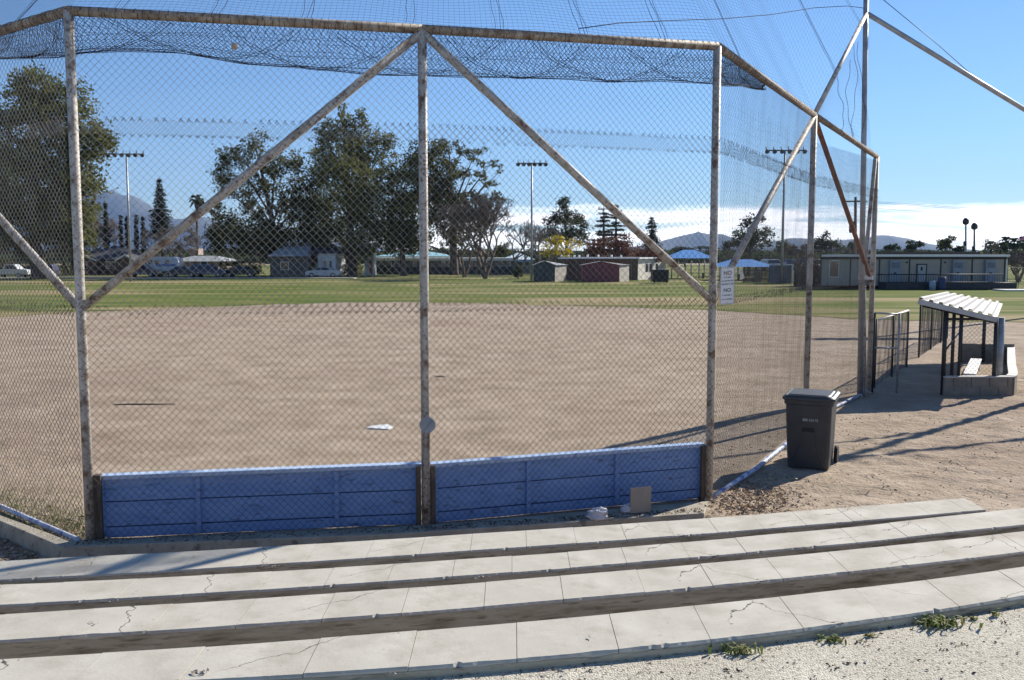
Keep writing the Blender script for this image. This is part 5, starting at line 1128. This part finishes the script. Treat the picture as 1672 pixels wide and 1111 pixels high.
MB_ = MB(); d_ = thing('dumpster', 'black square dumpster by the cream end wall', 'dumpster', (X(1078, 100), 100, 0))
MB_.prism([(X(1066, 100), .15), (X(1091, 100), .15), (X(1091.5, 100), 1.35), (X(1065.5, 100), 1.35)], 100, 101.5); MB_.build('body', BLACK, d_); MB().box(X(1065.5, 100), X(1091.5, 100), 99.95, 101.6, 1.35, 1.45).build('lid', BLACK, d_)
for u in (1068, 1088): MB().tube([(X(u, 100), 100.2, .12), (X(u, 100) + .1, 100.2, .12)], .12, 8).build('wheel', RUBBER, d_)
for u0, u1, vv0, vv1, Y, lab in ((1093, 1168, 422, 408, 118, 'open shelter with a bright blue peaked roof left of the corner post'), (1172, 1268, 436, 424, 110, 'long low shelter with a blue roof behind the notice sign')):
    s_ = thing('shelter', lab, 'shelter', (X((u0 + u1) / 2, Y), Y, 0), group='blue roofed shelters')
    mb = MB(); hip(mb, X(u0, Y), X(u1, Y), Y, Y + 6, z(vv0, Y), z(vv1, Y), 2.2, 0); mb.build('roof', BLUER, s_)
    for u in np.linspace(u0 + 4, u1 - 4, 4): 
        for yy in (Y + .4, Y + 5.6): MB().tube([(X(u, Y), yy, 0), (X(u, Y), yy, z(vv0, Y))], .08, 6).build('post', GALV, s_)
    for t_ in (.3, .65): q = X(u0 + (u1 - u0) * t_, Y); MB().box(q, q + 1.8, Y + 2, Y + 2.8, .68, .74).build('table', TAN, s_); MB().box(q + .8, q + 1.0, Y + 2.3, Y + 2.5, 0, .68).build('table_leg', DARKM, s_)
# slatted fence, tank-like grey box, white post
Y = 101
f_ = thing('slatted_fence', 'brown slatted fence behind the right wing of the backstop', 'fence', (X(1235, Y), Y, 0), group='fences beyond the field')
mb = MB()
for i in range(64):
    u = 1212 + i * 1.1; mb.box(X(u, Y), X(u + .8, Y), Y, Y + .03, .05, 1.75 + random.uniform(-.05, .05))
mb.build('slats', flat('fence_brown', (.13, .095, .07), rough=1), f_); MB().box(X(1212, Y), X(1283, Y), Y + .04, Y + .1, 1.3, 1.4).build('rail', TAN, f_); MB().box(X(1212, Y), X(1283, Y), Y + .04, Y + .1, .4, .5).build('rail', TAN, f_)
c_ = thing('storage_container', 'blue-grey metal container with a white corner behind the right light pole', 'container', (X(1280, 99), 99, 0))
MB().box(X(1263, 99), X(1291, 99), 99, 101, 0.05, 1.95).build('body', flat('container_grey', (.13, .15, .19)), c_); MB().box(X(1291, 99), X(1294, 99), 98.97, 101, 0.05, 2.05).build('corner_post', WHITE, c_)
for u in np.arange(1265, 1291, 3.2): MB().box(X(u, 99), X(u + .6, 99), 98.95, 99, .1, 1.9).build('rib', flat('rib', (.09, .1, .13)), c_)
f_ = thing('slatted_fence', 'tan board fence between the white corner and the classroom', 'fence', (X(1315, 104), 104, 0), group='fences beyond the field')
mb = MB()
for i in range(40): mb.box(X(1296 + i * 1.1, 104), X(1296.9 + i * 1.1, 104), 104, 104.03, .05, 1.8 + random.uniform(-.04, .04))
mb.build('slats', flat('fence_tan', (.24, .19, .14), rough=1), f_); MB().box(X(1296, 104), X(1340, 104), 104.04, 104.1, 1.65, 1.75).build('rail', CREAM, f_)
# scrubby brown hedge before the classroom
pts = []
for _ in range(22000):
    u = random.uniform(1296, 1428); Y_ = 91 + random.uniform(-1.2, 1.2); zz = abs(random.gauss(0, .95)) * (1 + .5 * mnoise.noise(Vector((u * .11, 0, 3)))); pts.append((X(u, Y_), Y_, .05 + zz))
o = leafmesh('brown_hedge', np.array(pts), .13, F_BRN, None, 7); setp(o, 'dry reddish-brown hedge in front of the classroom, left part', 'hedge')
# beige portable classroom
Y = 84
h = thing('portable_classroom', 'long beige portable classroom with dark trim, ramp railing and white roof edge', 'classroom', (X(1490, Y), Y, 0))
zr = z(419.5, Y); WALLP = mat('beige_panels', [(0.3, (.33, .30, .26)), (0.7, (.40, .365, .32))], scale=.8, rough=.85, bump=.3, bscale=12)
skew(X(1338, Y), X(1640, Y), Y, Y + 11, 0.3, zr).build('wall', WALLP, h)
skew(X(1337, Y), X(1643, Y), Y - .35, Y + 11.3, zr, z(416, Y)).build('roof', FASC, h)
MB().box(X(1337, Y), X(1641, Y), Y - .10, Y - .02, zr - .22, zr - .02).build('eave_shadow_board', flat('eave_shadow_dark', (.035, .032, .03)), h)  # dark strip standing in for the shadow under the eave
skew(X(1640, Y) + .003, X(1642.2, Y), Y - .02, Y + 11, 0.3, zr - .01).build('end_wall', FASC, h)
for u in (1338, 1386, 1433, 1482, 1533, 1584, 1637): MB().box(X(u, Y), X(u + 1.8, Y), Y - .06, Y - .01, .3, zr - .22).build('trim', flat('eave_shadow_dark2', (.04, .035, .03)), h)
for u in (1449, 1551, 1604):
    a_ = MB().box(X(u, Y), X(u + 17, Y), Y - .40, Y - .03, .6, zr - .3).build('cooling_unit', flat('unit_grey', (.24, .27, .31), v=.08), h)
    MB().box(X(u + 2, Y), X(u + 15, Y), Y - .42, Y - .40, zr - 1.0, zr - .5).build('grille', flat('grille_grey', (.15, .17, .2)), a_); MB().box(X(u + 6, Y), X(u + 10, Y), Y - .43, Y - .40, 1.35, 1.5).build('badge', DARKM, a_)
win(h, X(1353, Y), X(1367, Y), Y - .03, 1.1, 2.5)
d_ = MB().box(X(1494, Y), X(1511, Y), Y - .09, Y - .02, .35, z(431, Y)).build('door_frame', flat('frame_brown', (.05, .04, .035)), h)
MB().box(X(1496, Y), X(1509, Y), Y - .12, Y - .09, .35, z(433, Y)).build('door', flat('door_white', (.36, .36, .37)), h); MB().box(X(1500.5, Y), X(1503.5, Y), Y - .14, Y - .12, z(442, Y), z(436, Y)).build('door_window', BLACK, h)
MB().box(X(1430, Y), X(1638, Y), Y - 2.2, Y - .5, .05, .62).build('ramp', flat('ramp_dark', (.035, .037, .045)), h)
for zz, r_ in ((1.35, .05), (.68, .03)): MB().tube([(X(1430, Y - 2), Y - 2.1, zz), (X(1636, Y - 2), Y - 2.1, zz)], r_, 6).build('rail', DARKM, h)
mb = MB()
for u in np.arange(1430, 1637, 4.0): mb.tube([(X(u, Y - 2), Y - 2.1, .6), (X(u, Y - 2), Y - 2.1, 1.35)], .018, 4)
setp(mb.build('balusters', DARKM, h), kind='stuff')
for u in (1416, 1478, 1540): MB().tube([(X(u, Y), Y - .15, zr - .5), (X(u, Y), Y - .05, zr - .5)], .08, 8).build('wall_lamp', DARKM, h)
Y = 100
h = thing('school_building', 'low dark flat roof showing just above the classroom roof', 'building', (X(1510, Y), Y, 0)); MB().box(X(1437, Y), X(1592, Y), Y, Y + 8, 0, 3.1).build('wall', GREYW, h); MB().box(X(1435, Y), X(1594, Y), Y - .3, Y + 8.3, 3.1, z(411.5, Y)).build('roof', flat('roof_dark', (.06, .055, .05)), h)
b_ = thing('barrel', 'dark blue barrel standing before the classroom ramp', 'barrel', (X(1537, 81), 81, 0)); MB().lathe([(.01, 0), (.3, 0), (.32, .3), (.3, .6), (.32, .9), (.3, 1.1), (.01, 1.1)], (X(1537, 81), 81, .62 - .62), 14).build('body', flat('barrel_blue', (.03, .045, .12)), b_); MB().lathe([(.31, 1.1), (.33, 1.12), (.31, 1.14), (.01, 1.14)], (X(1537, 81), 81, 0), 14).build('rim', DARKM, b_)
b_ = thing('barrel', 'pale blue barrel left of the dark blue one', 'barrel', (X(1522, 81), 81, 0)); MB().lathe([(.01, 0), (.26, 0), (.28, .5), (.24, .8), (.01, .8)], (X(1522, 81), 81, 0), 12).build('body', flat('barrel_pale', (.28, .34, .42)), b_)
# far right: fence, kerb-like slab, shapes behind
cl_fence('chain-link fence with posts at the far right behind the classroom end', [G(1644, 470), G(1760, 474)], 1.9, nposts=7, w=.3, r=.012, group='fences beyond the field')
s_ = MB().box(X(1632, 79), X(1760, 79), 78.2, 80.2, .02, .14).build('concrete_pad', flat('pad', (.55, .53, .5)), origin=(X(1632, 79), 79, .1)); setp(s_, 'pale concrete slab at the right end of the classroom', 'slab')

# ------------------------------------------------------------------ lights, poles, wires, flag
def light_pole(label, u, vt, vb, Y, n=6, half=2.1, wd=.12):
    b = A(u, vb, Y); b.z = 0; top = A(u, vt + 8, Y); o = thing('light_pole', label, 'light pole', b, group='field light poles')
    MB().tube([b, Vector((b.x, b.y, top.z))], [wd * 1.3, wd * .8], 8).build('pole', GALV, o)
    bar = MB().box(b.x - half, b.x + half, Y - .05, Y + .05, top.z - .06, top.z + .06).build('crossbar', DARKM, o)
    for i in range(n):
        x = b.x - half + 2 * half * i / (n - 1); mb = MB(); c0 = Vector((x, Y - .1, top.z + .02))
        mb.tube([c0, c0 + Vector((0, -.10, -.06)), c0 + Vector((0, -.32, -.2))], [.07, .14, .25], 10); mb.build('floodlight', DARKM, o); MB().tube([Vector((x, Y, top.z)), Vector((x, Y + .1, top.z + .42))], .05, 5).build('bracket', DARKM, o)
light_pole('tall field light pole on the left with six floodlights', 214, 244, 460, 106, half=1.9)
light_pole('tall field light pole in the middle with six floodlights', 868, 259, 458, 110, half=1.6)
light_pole('tall field light pole on the right behind the sloping pipe', 1276, 238, 463, 99, half=1.95)
bx = Vector((30.6, 50.5, 0)); lp = thing('light_pole', 'field light pole out of view to the right whose shadow crosses the dirt', 'light pole', bx, group='field light poles')
MB().tube([bx, bx + Vector((0, 0, 14.4))], [.2, .12], 8).build('pole', GALV, lp); MB().box(bx.x - 1.9, bx.x + 1.9, bx.y - .06, bx.y + .06, 14.2, 14.4).build('crossbar', DARKM, lp)
for i in range(6): c0 = bx + Vector((-1.9 + .76 * i, -.1, 14.3)); MB().tube([c0, c0 + Vector((0, -.12, -.1)), c0 + Vector((0, -.45, -.28))], [.12, .24, .38], 10).build('floodlight', DARKM, lp)
for u, vt, lab in ((1577, 362, 'left of two tall single lamps beyond the classroom roof'), (1591, 370, 'right of two tall single lamps beyond the classroom roof')):
    Y = 150; b = A(u, 440, Y); b.z = 0; t = A(u, vt, Y); o = thing('street_lamp', lab, 'lamp', b, group='tall single lamps')
    MB().tube([b, t], [.2, .12], 7).build('pole', GALV if u < 1580 else BRN, o); MB().lathe([(.02, -.6), (.45, -.35), (.5, .1), (.3, .5), (.02, .6)], t, 10).build('lamp_head', DARKM, o); MB().lathe([(.1, -.4), (.25, -.3), (.25, .3), (.1, .4)], t - Vector((0, 0, 3.5)), 8).build('fitting', DARKM, o)
Y = 92; b = A(1397, 440, Y); b.z = 0; t = A(1397, 322, Y); up_ = thing('utility_pole', 'dark wooden utility pole with a transformer behind the tall steel pole', 'utility pole', b)
MB().tube([b, t], [.19, .13], 8).build('pole', WOOD, up_); MB().box(t.x - 1.1, t.x + 1.1, Y - .06, Y + .06, t.z - .5, t.z - .35).build('crossarm', WOOD, up_); tc_ = A(1391, 371, Y); MB().lathe([(.02, -.55), (.26, -.55), (.28, 0), (.26, .5), (.02, .6)], tc_, 10).build('transformer', DARKM, up_)
wires = []
for v0, v1, Ya in ((327, 336, 92), (329, 339, 92), (338, 347, 92)):
    a_ = A(1397, v0, Ya); b_ = A(1900, v1 + 6, 130); wires.append([tuple(a_.lerp(b_, t_) - Vector((0, 0, 1.2 * math.sin(PI * t_) * .5))) for t_ in np.linspace(0, 1, 14)])
for i, w_ in enumerate(wires): v, f = tubes(np.array([w_]), .018); setp(npmesh('power_line', v, f, DARKM, origin=w_[0]), ['highest', 'second', 'lowest'][i] + ' of the thin power lines running right from the utility pole', 'power line', 'power lines')
for i, (v0, v1) in enumerate(((406, 408), (409, 410))):
    a_ = A(1100, v0, 125); b_ = A(1500, v1, 125); w_ = [tuple(a_.lerp(b_, t_)) for t_ in np.linspace(0, 1, 8)]; v, f = tubes(np.array([w_]), .04); setp(npmesh('power_line', v, f, DARKM, origin=w_[0]), ['upper', 'lower'][i] + ' dark cable low over the trees right of the corner post', 'power line', 'power lines')
Y = 120; b = A(1674, 440, Y); b.z = 0; t = A(1674, 384, Y); o = thing('flagpole', 'flag flying at the right edge of the photo', 'flagpole', b); MB().tube([b, t], .05, 6).build('pole', WHITE, o)
fl = MB(); vs = [];
for i in range(9):
    for j in range(2): vs.append((t.x - .09 * i, t.y + .04 * math.sin(i * 1.1), t.z - .1 - .5 * j - .015 * i))
fl.add(vs, [(2 * i, 2 * i + 1, 2 * i + 3, 2 * i + 2) for i in range(8)]); fo = fl.build('flag', flat('flag_red_white', (.6, .25, .28)), o); MB().add([vs[8], vs[16], (vs[16][0], vs[16][1] - .02, vs[16][2] - .26), (vs[8][0], vs[8][1] - .02, vs[8][2] - .26)], [(0, 1, 2, 3)]).build('flag_canton', flat('flag_blue', (.03, .04, .25)), fo)

# ------------------------------------------------------------------ vehicles
CARSHAPE = {'sedan': [(-2.25, .30), (-2.25, .75), (-2.1, .92), (-1.35, .98), (-.85, 1.40), (.55, 1.43), (1.2, .98), (2.1, .86), (2.28, .62), (2.28, .30)],
            'suv': [(-2.3, .35), (-2.32, 1.0), (-2.15, 1.65), (-1.9, 1.75), (.35, 1.75), (1.0, 1.12), (2.15, 1.0), (2.3, .8), (2.3, .35)],
            'pickup': [(-2.7, .45), (-2.7, 1.1), (-.6, 1.1), (-.45, 1.75), (.75, 1.78), (1.35, 1.18), (2.5, 1.08), (2.65, .85), (2.65, .45)]}
WINS = {'sedan': [(-1.15, .98), (-.8, 1.34), (.5, 1.37), (1.02, .98)], 'suv': [(-2.05, 1.1), (-1.9, 1.62), (.28, 1.64), (.82, 1.12)], 'pickup': [(-.38, 1.18), (-.3, 1.66), (.7, 1.68), (1.15, 1.2)]}
def car(kind, label, colr, loc, rotz, group=None, hw=.88):
    o = thing('parked_car', label, {'sedan': 'car', 'suv': 'car', 'pickup': 'pickup truck'}[kind], loc, rotz, group, org=(0, 0, 0)); m_ = flat('car_paint', colr, rough=.25, spec=.7, v=.05)
    pr = CARSHAPE[kind]; mb = MB(); n = len(pr)
    rows = [(-hw, .0), (-hw * .98, .0), (hw * .98, .0), (hw, .0)]; vs = []
    for y_ in (-hw, hw): vs += [(x, y_ * (.84 if zz > 1.2 else 1), zz) for x, zz in pr]
    mb.add(vs, [tuple(range(n)), tuple(range(2 * n - 1, n - 1, -1))] + [(i, i + n, (i + 1) % n + n, (i + 1) % n) for i in range(n)]); mb.build('body', m_, o, bevel=.05)
    for s_ in (-1, 1):
        w = MB(); q = WINS[kind]; w.add([(x, s_ * hw * (.86 if zz > 1.2 else 1.005) + s_ * .012, zz) for x, zz in q], [(0, 1, 2, 3)]); w.build('side_window', GLASS, o)
        for x in (-1.4, 1.42): w = MB().tube([(x, s_ * (hw - .18), .33), (x, s_ * (hw + .02), .33)], .33, 14).build('wheel', RUBBER, o); MB().tube([(x, s_ * (hw + .02), .33), (x, s_ * (hw + .035), .33)], .19, 10).build('rim', GALV, w)
        MB().box(pr[-2][0] - .06, pr[-2][0] + .02, s_ * .62 - .16, s_ * .62 + .16, .62, .74).build('headlight', WHITE, o)
    return o
car('sedan', 'silver sedan parked under the trees left of the kiosk', (.45, .47, .5), (X(529, 126), 126, 0), PI, hw=.9)
car('suv', 'dark van parked before the dark-roofed house', (.03, .035, .07), (X(234, 128), 128, 0), 0)
car('pickup', 'white pickup truck at the far left behind the left wing', (.6, .62, .62), (X(20, 124), 124, 0), 0)
car('suv', 'dark blue car parked under the dark tree right of the low tan house', (.02, .03, .09), (X(343, 128), 128, 0), 0)
car('sedan', 'dark grey car parked to the left of the dark blue one', (.05, .05, .06), (X(300, 127), 127, 0), 0)
car('sedan', 'black car in deep shade under the central eucalyptus', (.015, .015, .018), (X(395, 129), 129, 0), PI)
car('suv', 'dark car with red lights near the left tree trunk', (.05, .05, .09), (X(66, 126), 126, 0), PI)
for i, (u, cc, lab) in enumerate([(1262, (.6, .6, .62), 'white car left of the right light pole in the far lot'), (1285, (.5, .52, .55), 'silver car right of the right light pole in the far lot'), (1300, (.06, .07, .1), 'dark car second from the left of the far lot gap'), (1312, (.62, .62, .6), 'white car left of the wing middle post in the far lot'), (1330, (.5, .52, .55), 'pale car next to the classroom end in the far lot'), (1343, (.65, .65, .66), 'white car partly hidden by the classroom')]):
    car('sedan' if i % 2 else 'suv', lab, cc, (X(u, 152), 152, .55), .5, 'cars in the far lot')
# camper trailer
Y = 130; x0, x1 = X(241, Y), X(292, Y)
c_ = thing('camper_trailer', 'white and blue camper trailer parked beside the low tan house', 'camper', ((x0 + x1) / 2, Y, 0))
mb = MB(); mb.prism([(x0, .7), (x1 - 1.0, .7), (x1, 1.5), (x1 - .1, 2.5), (x1 - .7, 2.75), (x0 + .1, 2.75), (x0, 2.6)], Y, Y + 2.4); mb.build('body', flat('camper_white', (.55, .6, .68)), c_, bevel=.05)
MB().box(x0 + 1.3, x1 - .3, Y - .02, Y - .01, 1.45, 1.75).build('stripe', flat('camper_blue', (.10, .18, .45)), c_)
for a_ in (.3, 1.2, 2.6): 
    w = MB().box(x0 + a_, x0 + a_ + .55, Y - .03, Y - .01, 1.75, 2.3).build('window', GLASS, c_)
for a_ in (1.6, 2.3): MB().tube([(x0 + a_, Y - .02, .38), (x0 + a_, Y + .25, .38)], .38, 12).build('wheel', RUBBER, c_)

# ------------------------------------------------------------------ air
hz = bpy.data.materials.new('haze_air'); hz.use_nodes = True; t = hz.node_tree; t.nodes.remove(t.nodes['Principled BSDF'])
pv_ = t.nodes.new('ShaderNodeVolumePrincipled'); pv_.inputs['Color'].default_value = (0.40, 0.60, 1.0, 1); pv_.inputs['Density'].default_value = 0.00006; pv_.inputs['Anisotropy'].default_value = 0.1
lk(t, pv_.outputs[0], t.nodes['Material Output'].inputs['Volume'])
setp(MB().box(-9200, 9200, -40, 9200, -3, 800).build('haze', hz), kind='stuff')
